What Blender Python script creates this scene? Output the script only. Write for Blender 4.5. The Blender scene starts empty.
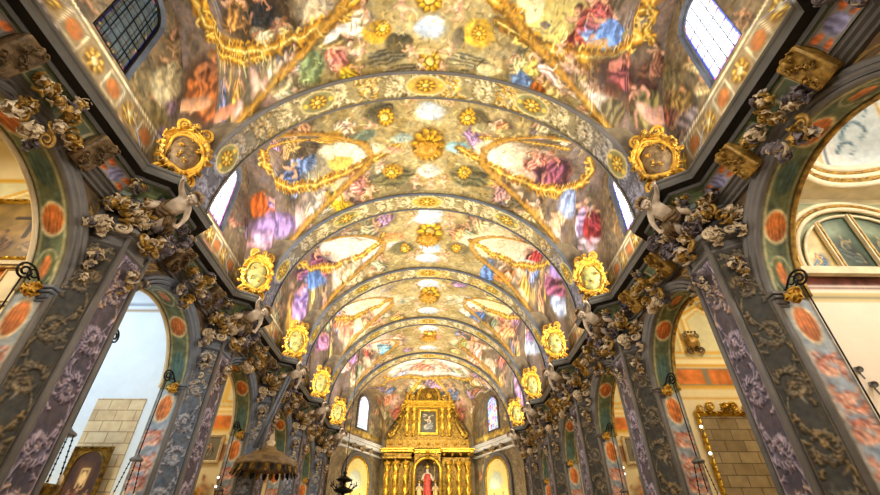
import bpy, bmesh, math, random
import numpy as np
from mathutils import Vector, Matrix, Euler
C = bpy.context.scene.collection
PI = math.pi
K = 6.6            # one unit of the plan: height of the cornice above eye level, in metres
EYE = 1.6
def W(x, y, z): return (x*K, y*K, EYE+z*K)
PY = [-.555, .275, 1.105, 1.851, 2.597, 3.343, 4.089]      # pier centres along the nave
SIDE = {-1: 'left', 1: 'right'}
ORD = ['rearmost', 'zeroth', 'nearest', 'second', 'third', 'fourth', 'fifth']
BORD = ['rear', 'nearest', 'second', 'third', 'fourth', 'fifth']
def lin(c):
    c = np.clip(np.asarray(c, dtype=np.float64), 0, 1)
    return np.where(c <= .04045, c/12.92, ((c+.055)/1.055)**2.4)
def L4(c): return tuple(float(v) for v in lin(c))+(1.,)

# ------------------------------------------------------------------ objects
def tag(o, label=None, cat=None, group=None, kind=None):
    if label: o['label'] = label
    if cat: o['category'] = cat
    if group: o['group'] = group
    if kind: o['kind'] = kind
    return o
def link(name, me, parent=None, mats=()):
    o = bpy.data.objects.new(name, me); C.objects.link(o)
    if parent is not None: o.parent = parent
    for m in mats:
        if m is not None and m.name not in [x.name for x in me.materials if x]: me.materials.append(m)
    return o
def empty(name, loc, label=None, cat=None, group=None, rz=0):
    o = bpy.data.objects.new(name, None); C.objects.link(o); o.location = loc; o.rotation_euler = (0, 0, rz)
    o.empty_display_size = .2
    return tag(o, label, cat, group)
def copy_tree(o, parent=None):
    c = o.copy(); C.objects.link(c)
    if parent is not None: c.parent = parent
    for ch in [x for x in C.objects if x.parent == o]: copy_tree(ch, c)
    return c

class MB:
    """collects shapes into one mesh"""
    def __init__(s): s.v = []; s.f = []; s.m = []; s.sm = []
    def add(s, vs, fs, m=0, smooth=False, mat=None):
        n = len(s.v)
        if mat is not None: vs = [tuple(mat @ Vector(v)) for v in vs]
        s.v += [tuple(v) for v in vs]
        for f in fs: s.f.append(tuple(i+n for i in f)); s.m.append(m); s.sm.append(smooth)
    def box(s, lo, hi, m=0, mat=None, bev=0):
        x0, y0, z0 = lo; x1, y1, z1 = hi
        if bev:
            b = bev; pts = []
            rings = [(z0, b), (z0+b, 0), (z1-b, 0), (z1, b)]
            for z, i in rings:
                pts += [(x0+i+b, y0+i, z), (x1-i-b, y0+i, z), (x1-i, y0+i+b, z), (x1-i, y1-i-b, z), (x1-i-b, y1-i, z), (x0+i+b, y1-i, z), (x0+i, y1-i-b, z), (x0+i, y0+i+b, z)]
            fs = [tuple(range(7, -1, -1)), tuple(range(24, 32))]
            for r in range(3):
                for k in range(8): a = r*8+k; c = r*8+(k+1) % 8; fs.append((a, c, c+8, a+8))
            s.add(pts, fs, m, False, mat); return
        vs = [(x0,y0,z0),(x1,y0,z0),(x1,y1,z0),(x0,y1,z0),(x0,y0,z1),(x1,y0,z1),(x1,y1,z1),(x0,y1,z1)]
        s.add(vs, [(3,2,1,0),(4,5,6,7),(0,1,5,4),(1,2,6,5),(2,3,7,6),(3,0,4,7)], m, False, mat)
    def lathe(s, prof, n=24, m=0, mat=None, smooth=True, lob=0, nl=8, twist=0):
        vs = []; fs = []
        for i, (r, z) in enumerate(prof):
            for k in range(n):
                a = 2*PI*k/n
                rr = r*(1+lob*math.cos(nl*a+twist*z))
                vs.append((rr*math.cos(a), rr*math.sin(a), z))
        for i in range(len(prof)-1):
            for k in range(n):
                a = i*n+k; b = i*n+(k+1) % n; fs.append((a, b, b+n, a+n))
        fs.append(tuple(range(n-1, -1, -1))); fs.append(tuple(range((len(prof)-1)*n, len(prof)*n)))
        s.add(vs, fs, m, smooth, mat)
    def tube(s, pts, rad, n=8, m=0, mat=None, closed=False):
        pts = [Vector(p) for p in pts]; N = len(pts); vs = []; fs = []
        if not hasattr(rad, '__len__'): rad = [rad]*N
        up = Vector((0, 0, 1)); pt = None
        for i in range(N):
            t = (pts[(i+1) % N if closed else min(i+1, N-1)]-pts[(i-1) % N if closed else max(i-1, 0)])
            if t.length < 1e-9: t = Vector((0, 0, 1))
            t.normalize()
            if pt is None:
                a = t.cross(Vector((0, 0, 1)) if abs(t.z) < .9 else Vector((1, 0, 0))).normalized()
            else:
                a = (a-t*a.dot(t)); a = a.normalized() if a.length > 1e-6 else t.orthogonal().normalized()
            pt = t; b = t.cross(a)
            for k in range(n):
                an = 2*PI*k/n; vs.append(pts[i]+(a*math.cos(an)+b*math.sin(an))*rad[i])
        for i in range(N if closed else N-1):
            for k in range(n):
                a_ = i*n+k; b_ = i*n+(k+1) % n; c_ = ((i+1) % N)*n
                fs.append((a_, b_, c_+(k+1) % n, c_+k))
        if not closed: fs.append(tuple(range(n-1, -1, -1))); fs.append(tuple(range((N-1)*n, N*n)))
        s.add(vs, fs, m, True, mat)
    def ball(s, c, r, m=0, mat=None, nu=12, nv=8):
        if not hasattr(r, '__len__'): r = (r, r, r)
        vs = [(c[0], c[1], c[2]-r[2])]; fs = []
        for i in range(1, nv):
            ph = -PI/2+PI*i/nv
            for k in range(nu):
                a = 2*PI*k/nu; vs.append((c[0]+r[0]*math.cos(ph)*math.cos(a), c[1]+r[1]*math.cos(ph)*math.sin(a), c[2]+r[2]*math.sin(ph)))
        vs.append((c[0], c[1], c[2]+r[2])); T = len(vs)-1
        for k in range(nu):
            fs.append((0, 1+(k+1) % nu, 1+k)); fs.append((T, T-nu+k, T-nu+(k+1) % nu))
        for i in range(nv-2):
            for k in range(nu): a = 1+i*nu+k; b = 1+i*nu+(k+1) % nu; fs.append((a, b, b+nu, a+nu))
        s.add(vs, fs, m, True, mat)
    def leaf(s, base, dirv, nor, L=1., Wd=.45, curl=1.2, lobes=4, m=0, th=.05, nu=15, nv=4):
        """acanthus leaf: grows along dirv from base, rises and curls back over nor; closed, with thickness"""
        d = Vector(dirv).normalized(); n = Vector(nor).normalized(); n = (n-d*n.dot(d)).normalized(); sd = d.cross(n)
        vs = []; fs = []
        p = Vector(base); ang = .15; st = L/nu; rows = []
        for i in range(nu+1):
            u = i/nu
            w = Wd*L*(math.sin(PI*min(1, u**.75*.97+.03))**.7)*(.5+.5*abs(math.sin(lobes*PI*u))**.7)
            t = d*math.cos(ang)+n*math.sin(ang); nn = n*math.cos(ang)-d*math.sin(ang)
            rows.append((p.copy(), t, nn, w)); p = p+t*st; ang += curl/nu*(1.8*u+.35)
        for (q, t, nn, w) in rows:
            for j in range(nv+1):
                v = -1+2*j/nv; vs.append(q+sd*w*v+nn*(L*th*.5+w*.25*(1-abs(v))-.12*w*abs(v)))
        o = len(vs)
        for (q, t, nn, w) in rows:
            for j in range(nv+1):
                v = -1+2*j/nv; vs.append(q+sd*w*v*.96+nn*(-L*th*.5+w*.2*(1-abs(v))-.12*w*abs(v)))
        r = nv+1
        for i in range(nu):
            for j in range(nv):
                a = i*r+j; fs.append((a, a+1, a+r+1, a+r)); a += o; fs.append((a+r, a+r+1, a+1, a))
            a = i*r; fs.append((a+o, a, a+r, a+r+o)); a = i*r+nv; fs.append((a, a+o, a+r+o, a+r))
        for j in range(nv): fs.append((j+1, j, j+o, j+1+o)); a = nu*r+j; fs.append((a, a+1, a+1+o, a+o))
        s.add(vs, fs, m, True)
    def build(s, name, mats, parent=None):
        me = bpy.data.meshes.new(name); me.from_pydata([tuple(v) for v in s.v], [], s.f)
        if not isinstance(mats, (list, tuple)): mats = [mats]
        for m in mats: me.materials.append(m)
        me.polygons.foreach_set('material_index', s.m); me.polygons.foreach_set('use_smooth', s.sm); me.update()
        return link(name, me, parent)

def sweep(path, prof, closed=False):
    """plan path [(x,y)], profile [(offset to the left of the path, z)], mitred; returns verts, faces"""
    n = len(path); vs = []; fs = []
    for i in range(n):
        p = Vector(path[i])
        a = (p-Vector(path[i-1])).normalized() if i > 0 else None
        b = (Vector(path[i+1])-p).normalized() if i < n-1 else None
        if a is None: a = b
        if b is None: b = a
        na = Vector((-a.y, a.x)); nb = Vector((-b.y, b.x)); m = (na+nb).normalized(); k = 1/max(.3, m.dot(na))
        for (o, z) in prof: vs.append((p.x+m.x*o*k, p.y+m.y*o*k, z))
    q = len(prof)
    for i in range(n-1):
        for j in range(q-1): a = i*q+j; fs.append((a, a+1, a+q+1, a+q))
    return vs, fs

def grid_mesh(name, P, col=None, flip=False, smooth=True):
    """P: (nv,nu,3) array; col: (nv,nu,3) sRGB -> colour attribute"""
    nv, nu = P.shape[:2]
    me = bpy.data.meshes.new(name); me.vertices.add(nv*nu); me.vertices.foreach_set('co', np.ascontiguousarray(P, dtype=np.float32).ravel())
    i = np.arange(nv*nu).reshape(nv, nu)
    q = np.stack([i[:-1, :-1], i[:-1, 1:], i[1:, 1:], i[1:, :-1]], -1).reshape(-1, 4)
    if flip: q = q[:, ::-1]
    nf = len(q); me.loops.add(nf*4); me.polygons.add(nf)
    me.loops.foreach_set('vertex_index', np.ascontiguousarray(q, dtype=np.int32).ravel())
    me.polygons.foreach_set('loop_start', np.arange(0, nf*4, 4, dtype=np.int32))
    me.polygons.foreach_set('use_smooth', np.full(nf, smooth))
    me.update(calc_edges=True)
    if col is not None:
        a = me.color_attributes.new('Col', 'FLOAT_COLOR', 'POINT')
        c = np.ones((nv*nu, 4), dtype=np.float32); c[:, :3] = lin(col).reshape(-1, 3); a.data.foreach_set('color', c.ravel())
    me.validate()
    return me
def sample(img, U, V):
    """bilinear; U across columns, V across rows, 0..1"""
    h, w = img.shape[:2]; x = np.clip(U, 0, 1)*(w-1); y = np.clip(V, 0, 1)*(h-1)
    x0 = np.minimum(x.astype(int), w-2); y0 = np.minimum(y.astype(int), h-2); fx = (x-x0)[..., None]; fy = (y-y0)[..., None]
    if img.ndim == 2: fx = fx[..., 0]; fy = fy[..., 0]
    return (img[y0, x0]*(1-fx)+img[y0, x0+1]*fx)*(1-fy)+(img[y0+1, x0]*(1-fx)+img[y0+1, x0+1]*fx)*fy
def psurf(name, fn, nu, nv, img, mat, parent=None, flip=False, u0=0, u1=1, v0=0, v1=1, disp=None, damp=0.):
    U, V = np.meshgrid(np.linspace(0, 1, nu), np.linspace(0, 1, nv)); x, y, z = fn(U, V)
    P = np.stack([x+0*U, y+0*U, z+0*U], -1); SU = u0+(u1-u0)*U; SV = v0+(v1-v0)*V
    if disp is not None:
        du = np.gradient(P, axis=1); dv = np.gradient(P, axis=0); N = np.cross(du, dv); N /= np.linalg.norm(N, axis=-1, keepdims=True)+1e-9
        if flip: N = -N
        P = P+N*(sample(disp, SU, SV)*damp)[..., None]
    me = grid_mesh(name, P, sample(img, SU, SV), flip); me.materials.append(mat)
    return link(name, me, parent)

# ------------------------------------------------------------------ painting
_rs = np.random.RandomState(7)
def vnoise(h, w, cells, seed):
    r = np.random.RandomState(seed); ch = max(2, int(cells*h/max(h, w))+2); cw = max(2, int(cells*w/max(h, w))+2); g = r.rand(ch+2, cw+2)
    y = np.linspace(0, ch, h); x = np.linspace(0, cw, w); y0 = np.minimum(y.astype(int), ch); x0 = np.minimum(x.astype(int), cw)
    fy = (y-y0); fx = (x-x0); fy = (fy*fy*(3-2*fy))[:, None]; fx = (fx*fx*(3-2*fx))[None]
    a = g[np.ix_(y0, x0)]; b = g[np.ix_(y0, x0+1)]; c = g[np.ix_(y0+1, x0)]; d = g[np.ix_(y0+1, x0+1)]
    return (a*(1-fx)+b*fx)*(1-fy)+(c*(1-fx)+d*fx)*fy
def fbm(h, w, cells, seed, oc=4):
    s = 0; t = 0; a = 1
    for i in range(oc): s = s+a*vnoise(h, w, cells*2**i, seed+i*13); t += a; a *= .55
    return s/t*2-1
class Cv:
    def __init__(s, w, h, res, base=(.5, .45, .35), seed=1, org=(0, 0)):
        s.res = res; s.nx = int(w*res)+1; s.ny = int(h*res)+1; s.ox, s.oy = org; s.w = w; s.h = h
        s.img = np.ones((s.ny, s.nx, 3))*np.array(base); s.rel = np.zeros((s.ny, s.nx))
        cells = max(w, h)*2.2
        s.n1 = fbm(s.ny, s.nx, cells, seed); s.n2 = fbm(s.ny, s.nx, cells, seed+100); s.n3 = fbm(s.ny, s.nx, cells*3.5, seed+200, 3)
        s.umap = None; s.pmask = None
    def nz(s, cells, seed, oc=3):
        n = fbm(s.ny, s.nx, cells, seed, oc); return n if s.umap is None else sample(n, *s.umap)
    def win(s, x0, x1, y0, y1):
        i0 = max(0, int((x0-s.ox)*s.res)); i1 = min(s.nx, int((x1-s.ox)*s.res)+2); j0 = max(0, int((y0-s.oy)*s.res)); j1 = min(s.ny, int((y1-s.oy)*s.res)+2)
        return i0, i1, j0, j1
    def blob(s, c, e1, e2, col, soft=.25, a=1., warp=.12, fold=0, fq=9., vol=.25, rel=0, fa=0.):
        e1 = np.array(e1, float); e2 = np.array(e2, float); m = 1.25+warp
        rx = (abs(e1[0])+abs(e2[0]))*m; ry = (abs(e1[1])+abs(e2[1]))*m
        i0, i1, j0, j1 = s.win(c[0]-rx, c[0]+rx, c[1]-ry, c[1]+ry)
        if i1 <= i0 or j1 <= j0: return
        det = e1[0]*e2[1]-e1[1]*e2[0]
        if abs(det) < 1e-9: return
        X, Y = np.meshgrid(s.ox+np.arange(i0, i1)/s.res-c[0], s.oy+np.arange(j0, j1)/s.res-c[1])
        a1 = (X*e2[1]-Y*e2[0])/det; a2 = (-X*e1[1]+Y*e1[0])/det
        n1 = s.n1[j0:j1, i0:i1]; n2 = s.n2[j0:j1, i0:i1]; n3 = s.n3[j0:j1, i0:i1]
        b1 = a1+warp*(n1*1.5+n3*.5); b2 = a2+warp*(n2*1.5-n3*.4); r = np.sqrt(b1*b1+b2*b2)
        al = np.clip((1-r)/max(soft, .02)+.5*0, 0, 1)*a
        sh = 1+vol*(-b2*.7-b1*.5)
        if fold: sh = sh+fold*np.sin(fq*(b1*math.cos(fa)+b2*math.sin(fa))+3*n1+2*n3)
        colr = np.clip(np.array(col)*sh[..., None]*(1+.06*n3[..., None]), 0, 1)
        s.img[j0:j1, i0:i1] = s.img[j0:j1, i0:i1]*(1-al[..., None])+colr*al[..., None]
        if rel: s.rel[j0:j1, i0:i1] = np.maximum(s.rel[j0:j1, i0:i1]*(1-al*.3), al*rel*(1-.5*r*r))
    def dab(s, x, y, r, col, a=1., soft=.5, rel=0):
        i0, i1, j0, j1 = s.win(x-r, x+r, y-r, y+r)
        if i1 <= i0 or j1 <= j0: return
        X, Y = np.meshgrid(s.ox+np.arange(i0, i1)/s.res-x, s.oy+np.arange(j0, j1)/s.res-y)
        q = np.sqrt(X*X+Y*Y)/r; al = (np.clip((1-q)/soft, 0, 1)*a); A = al[..., None]
        s.img[j0:j1, i0:i1] = s.img[j0:j1, i0:i1]*(1-A)+np.array(col)*A
        if rel: s.rel[j0:j1, i0:i1] = np.maximum(s.rel[j0:j1, i0:i1], al*rel)
    def stroke(s, pts, wd, col, a=1., soft=.4, taper=None, rel=0, jit=0.):
        pts = [np.array(p, float) for p in pts]
        seg = [np.linalg.norm(pts[i+1]-pts[i]) for i in range(len(pts)-1)]; tot = sum(seg)+1e-9; acc = 0
        for i in range(len(pts)-1):
            n = max(1, int(seg[i]/max(wd*.3, .7/s.res)))
            for k in range(n):
                t = k/n; p = pts[i]*(1-t)+pts[i+1]*t; u = (acc+seg[i]*t)/tot
                w = wd*.5*(1 if taper is None else taper[0]*(1-u)+taper[1]*u)
                cc = np.array(col)*(1+jit*math.sin(u*tot/wd*2.2))
                s.dab(p[0], p[1], max(w, .6/s.res), np.clip(cc, 0, 1), a, soft, rel)
            acc += seg[i]
    # ---- composed motifs; a frame is (c, e1, e2): centre and image of the unit axes (e2 points "up" the figure)
    def fr(s, F, p): c, e1, e2 = F; return (c[0]+e1[0]*p[0]+e2[0]*p[1], c[1]+e1[1]*p[0]+e2[1]*p[1])
    def fv(s, F, v): c, e1, e2 = F; return (e1[0]*v[0]+e2[0]*v[1], e1[1]*v[0]+e2[1]*v[1])
    def lb(s, F, p, r1, r2, ang, col, **k):
        ca, sa = math.cos(ang), math.sin(ang)
        s.blob(s.fr(F, p), s.fv(F, (r1*ca, r1*sa)), s.fv(F, (-r2*sa, r2*ca)), col, **k)
    def ls(s, F, pts, wd, col, **k):
        c, e1, e2 = F; sc = .5*(math.hypot(*e1)+math.hypot(*e2)); s.stroke([s.fr(F, p) for p in pts], wd*sc, col, **k)
    def figure(s, F, drape, flesh=(.86, .66, .5), seed=1, drape2=None):
        r = random.Random(seed); d2 = drape2 or tuple(v*.72 for v in drape); lean = r.uniform(-.28, .28); kx = r.choice([-1, 1])
        s.lb(F, (.05, -.2), 1.1, .95, r.uniform(-.4, .4), tuple(v*.36 for v in drape), soft=.7, a=.65)
        dk = tuple(v*.6 for v in flesh)
        s.lb(F, (.3*kx, -.45), .75, .42, r.uniform(-.5, .5), d2, fold=.3, fq=9, warp=.3, fa=r.uniform(0, 3), vol=.35)
        s.ls(F, [(.05*kx, -.3), (.5*kx, -.38), (.66*kx, -.85)], .33, dk, taper=(1.2, .6), soft=.6); s.ls(F, [(.05*kx, -.27), (.5*kx, -.34), (.63*kx, -.82)], .27, flesh, taper=(1.2, .5), soft=.7)
        s.lb(F, (lean*.6, .18), .33, .42, lean, flesh, vol=.5, warp=.1)
        s.lb(F, (-.15*kx+lean*.6, -.2), .62, .55, r.uniform(-.7, .7), drape, fold=.34, fq=11, warp=.3, fa=r.uniform(0, 3), vol=.35)
        s.lb(F, (.22*kx, -.55), .42, .3, r.uniform(-1, 1), tuple(min(1, v*1.15) for v in drape), fold=.32, fq=9, warp=.3, fa=r.uniform(0, 3))
        s.ls(F, [(lean*.6+.2*kx, .38), (.5*kx, .3), (.68*kx, .5)], .22, dk, taper=(1.2, .6), soft=.6); s.ls(F, [(lean*.6+.2*kx, .41), (.48*kx, .34), (.66*kx, .53)], .17, flesh, taper=(1.2, .6), soft=.7)
        s.lb(F, (-.3*kx+lean, .15), .3, .24, r.uniform(-1, 1), d2, fold=.3, fq=8, warp=.3)
        s.ls(F, [(lean*.6-.2*kx, .36), (-.42*kx, .12), (-.2*kx, -.08)], .18, flesh, taper=(1.2, .6), soft=.7)
        hc = (lean, .7); hr = r.choice([(.36, .25, .16), (.5, .36, .2), (.62, .58, .5), (.3, .22, .15)]); s.lb(F, (hc[0]-.04*kx, hc[1]+.05), .2, .2, 0, hr, warp=.15, soft=.4); s.lb(F, (hc[0]+.03*kx, hc[1]-.02), .14, .17, 0, flesh, vol=.5, warp=.06, soft=.4)
        s.lb(F, (hc[0]+.06*kx, hc[1]-.08), .06, .05, 0, dk, warp=.05, soft=.6)
    def painterly(s, n=26, amp=.05, seed=3, ridge=.2, lo=.6, hi=1.35):
        r = random.Random(seed); N = int(n*s.w*s.h)
        for i in range(N):
            x = s.ox+r.random()*s.w; y = s.oy+r.random()*s.h; jx = min(s.nx-1, int((x-s.ox)*s.res)); jy = min(s.ny-1, int((y-s.oy)*s.res)); c = s.img[jy, jx]
            if s.pmask is not None and s.pmask[jy, jx]: continue
            k = r.choice([lo, lo*1.15, hi, hi*.93]); a = 6*s.n1[jy, jx]+r.uniform(-.7, .7); L = r.uniform(.06, .17); q = r.uniform(-2, 2)
            s.stroke([(x, y), (x+L*math.cos(a), y+L*math.sin(a)), (x+L*math.cos(a)+L*math.cos(a+q), y+L*math.sin(a)+L*math.sin(a+q))], r.uniform(.04, .075), np.clip(c*k+(.03 if k > 1 else 0), 0, 1), a=.75, taper=(1.1, .5), soft=.6)
        cells = max(s.w, s.h)*3; d1 = s.nz(cells, seed+1); d2 = s.nz(cells, seed+2)
        jj, ii = np.meshgrid(np.arange(s.nx), np.arange(s.ny)); U = (jj+d1*amp*2.2*s.res)/(s.nx-1); V = (ii+d2*amp*2.2*s.res)/(s.ny-1); s.img = sample(s.img, U, V)
        if ridge:
            g = s.nz(max(s.w, s.h)*4.5, seed+7); g = np.abs(g); s.img = np.clip(s.img*(1+ridge*(np.clip(g*4, 0, 1)-.55))[..., None], 0, 1)
    def putto(s, F, seed=1, flesh=(.93, .72, .56)):
        r = random.Random(seed); k = r.choice([-1, 1]); dk = tuple(v*.62 for v in flesh)
        for o, c in ((-.06, dk), (0, flesh)):
            s.ls(F, [(0, 0+o), (.5*k, -.3+o), (.75*k, -.8+o)], .36+o, c, taper=(1.3, .6)); s.ls(F, [(0, -.1+o), (-.35*k, -.55+o), (-.1*k, -.95+o)], .34, c, taper=(1.3, .6))
            s.ls(F, [(0, .35+o), (.55*k, .55+o), (.8*k, .9+o)], .26, c, taper=(1.2, .6)); s.ls(F, [(0, .35+o), (-.6*k, .3+o)], .26, c, taper=(1.2, .6))
        s.lb(F, (0, .12), .36, .48, .2*k, flesh, vol=.35); s.lb(F, (.08*k, .78), .27, .27, 0, (.6, .42, .2)); s.lb(F, (.1*k, .73), .2, .21, 0, flesh, vol=.3)
    def cloud(s, F, col, n=9, seed=1):
        r = random.Random(seed)
        for i in range(n):
            p = (r.uniform(-.75, .75), r.uniform(-.6, .6)); q = r.uniform(.25, .5); k = 1-.18*(p[1] < 0)*r.random()
            s.lb(F, p, q, q*.8, r.uniform(0, 3), tuple(min(1, v*k) for v in col), soft=.55, vol=.32, a=.85, warp=.15)
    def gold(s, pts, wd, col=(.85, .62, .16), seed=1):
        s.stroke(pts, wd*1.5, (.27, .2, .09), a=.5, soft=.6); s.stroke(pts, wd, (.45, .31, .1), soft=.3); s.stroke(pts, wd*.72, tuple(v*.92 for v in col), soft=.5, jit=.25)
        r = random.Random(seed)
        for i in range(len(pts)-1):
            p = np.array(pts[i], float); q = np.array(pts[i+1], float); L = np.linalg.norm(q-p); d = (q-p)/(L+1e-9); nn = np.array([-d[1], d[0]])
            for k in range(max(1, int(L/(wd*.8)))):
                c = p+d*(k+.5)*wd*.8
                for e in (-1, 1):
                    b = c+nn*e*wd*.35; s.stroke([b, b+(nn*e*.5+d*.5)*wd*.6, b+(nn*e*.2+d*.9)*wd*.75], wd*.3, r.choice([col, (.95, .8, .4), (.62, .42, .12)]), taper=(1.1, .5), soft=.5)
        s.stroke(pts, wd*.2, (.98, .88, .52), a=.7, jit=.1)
    def rosette(s, F, n=10, col=(.9, .68, .16), core=(.95, .82, .4), dark=(.45, .3, .08)):
        s.lb(F, (0, 0), 1.08, 1.08, 0, dark, warp=.03, vol=0)
        for i in range(n): a = 2*PI*i/n; s.lb(F, (.68*math.cos(a), .68*math.sin(a)), .3, .2, a, col, vol=.5, warp=.05)
        s.lb(F, (0, 0), .48, .48, 0, dark, warp=.03, vol=0); s.lb(F, (0, 0), .38, .38, 0, core, warp=.03, vol=.5)
    def speck(s, amp=.1, col=.05, seed=5):
        n = s.nz(max(s.w, s.h)*11, seed); m = s.nz(max(s.w, s.h)*6, seed+9)
        s.img = np.clip(s.img*(1+amp*n[..., None]*1.6)+col*m[..., None]*np.array([1, .2, -.8]), 0, 1)

def rinceau(Lm, Wm, res, bg, fg, hl, dk, seed=1, acc=None, period=1.45, bgn=.12, paint=True):
    """running acanthus scroll painted and lightly carved; Lm runs along y (rows)"""
    c = Cv(Wm, Lm, res, bg, seed); r = random.Random(seed)
    c.img = np.clip(c.img*(1+bgn*2*c.n1[..., None]+bgn*c.n3[..., None]), 0, 1)
    p = Wm*period; n = int(Lm/p)+2; sg = 1; ey = period*.78
    def leaf(x, y, a, L, sgn, cl, h):
        for (dx, dy, col, w, rl) in ((.018*Wm, -.02*Wm, dk, 1.3, 0), (0, 0, cl, 1., .8), (-.01*Wm, .012*Wm, h, .38, 1.)):  # offset dark stroke and light core paint the leaf's shadow and highlight
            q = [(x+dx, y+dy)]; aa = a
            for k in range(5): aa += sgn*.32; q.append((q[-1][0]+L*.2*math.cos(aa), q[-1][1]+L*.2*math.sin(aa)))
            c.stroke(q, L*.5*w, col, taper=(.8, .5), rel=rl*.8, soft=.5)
            if w >= 1:
                for k in (1, 3):
                    for e in (-1, 1): b = q[k]; a3 = a+sgn*.32*k+e*1.; c.stroke([b, (b[0]+L*.36*math.cos(a3), b[1]+L*.36*math.sin(a3))], L*.28*w, col, taper=(1, .6), rel=rl*.6, soft=.5)
    for i in range(-1, n):
        cx = Wm*(.5+.05*sg); cy = (i+.5)*p; R = Wm*.41; cl = fg if r.random() < .65 or acc is None else acc
        # stem carrying over to the next scroll
        for (o, col, w, rl) in ((.02*Wm, dk, 1.3, 0), (0, cl, 1, .7), (-.012*Wm, hl, .3, .9)):  # stem has its shadow and highlight painted in too
            c.stroke([(cx+o+R*.95*sg*math.cos(t*PI), cy-o+(t-.5)*p*1.0) for t in [k/14 for k in range(15)]], Wm*.085*w, col, rel=rl, soft=.5)
            c.stroke([(cx+o+(R*.8*(1-.75*t))*math.cos(sg*(.2+t*4.6)), cy-o+(R*.8*ey*(1-.75*t))*math.sin(sg*(.2+t*4.6))) for t in [k/22 for k in range(23)]], Wm*.075*w, col, taper=(1.2, .6), rel=rl, soft=.5)
        for k in range(13):
            t = k/13; a = sg*(.2+t*5.6); q = R*(.78-.4*t); leaf(cx+q*math.cos(a), cy+q*ey*math.sin(a), a+sg*.5, Wm*r.uniform(.28, .38)*(1-.35*t), sg, cl if k % 3 else fg, hl)
        for k in range(5): a = r.uniform(0, 6.28); leaf(cx-sg*R*.8, cy+(k-2)*p*.2, (PI if sg > 0 else 0)+r.uniform(-1.3, 1.3), Wm*.27, r.choice([-1, 1]), cl, hl)
        for k in range(6):
            a = k*PI/3; c.dab(cx+R*.2*math.cos(a), cy+R*.22*math.sin(a), Wm*.055, hl if k % 2 else cl, rel=.9)
        c.dab(cx, cy, Wm*.05, acc if acc else hl, rel=1)
        sg = -sg
    if paint: rel = c.rel; c.painterly(8, .01, seed, .1, .75, 1.2)
    for e in (0, 1):
        x = Wm*(.035 if e == 0 else .965); c.stroke([(x, 0), (x, Lm)], Wm*.05, tuple(v*.75 for v in hl), soft=.3, rel=.6)
    return c
LUP=1.; LREAR=1.; LCH=1.; LNAVE=1.; LALT=1.; EXPO=0.
LUP=.45; LREAR=.6; LCH=.5; LNAVE=.65; LALT=.3; EXPO=-.27
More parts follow.
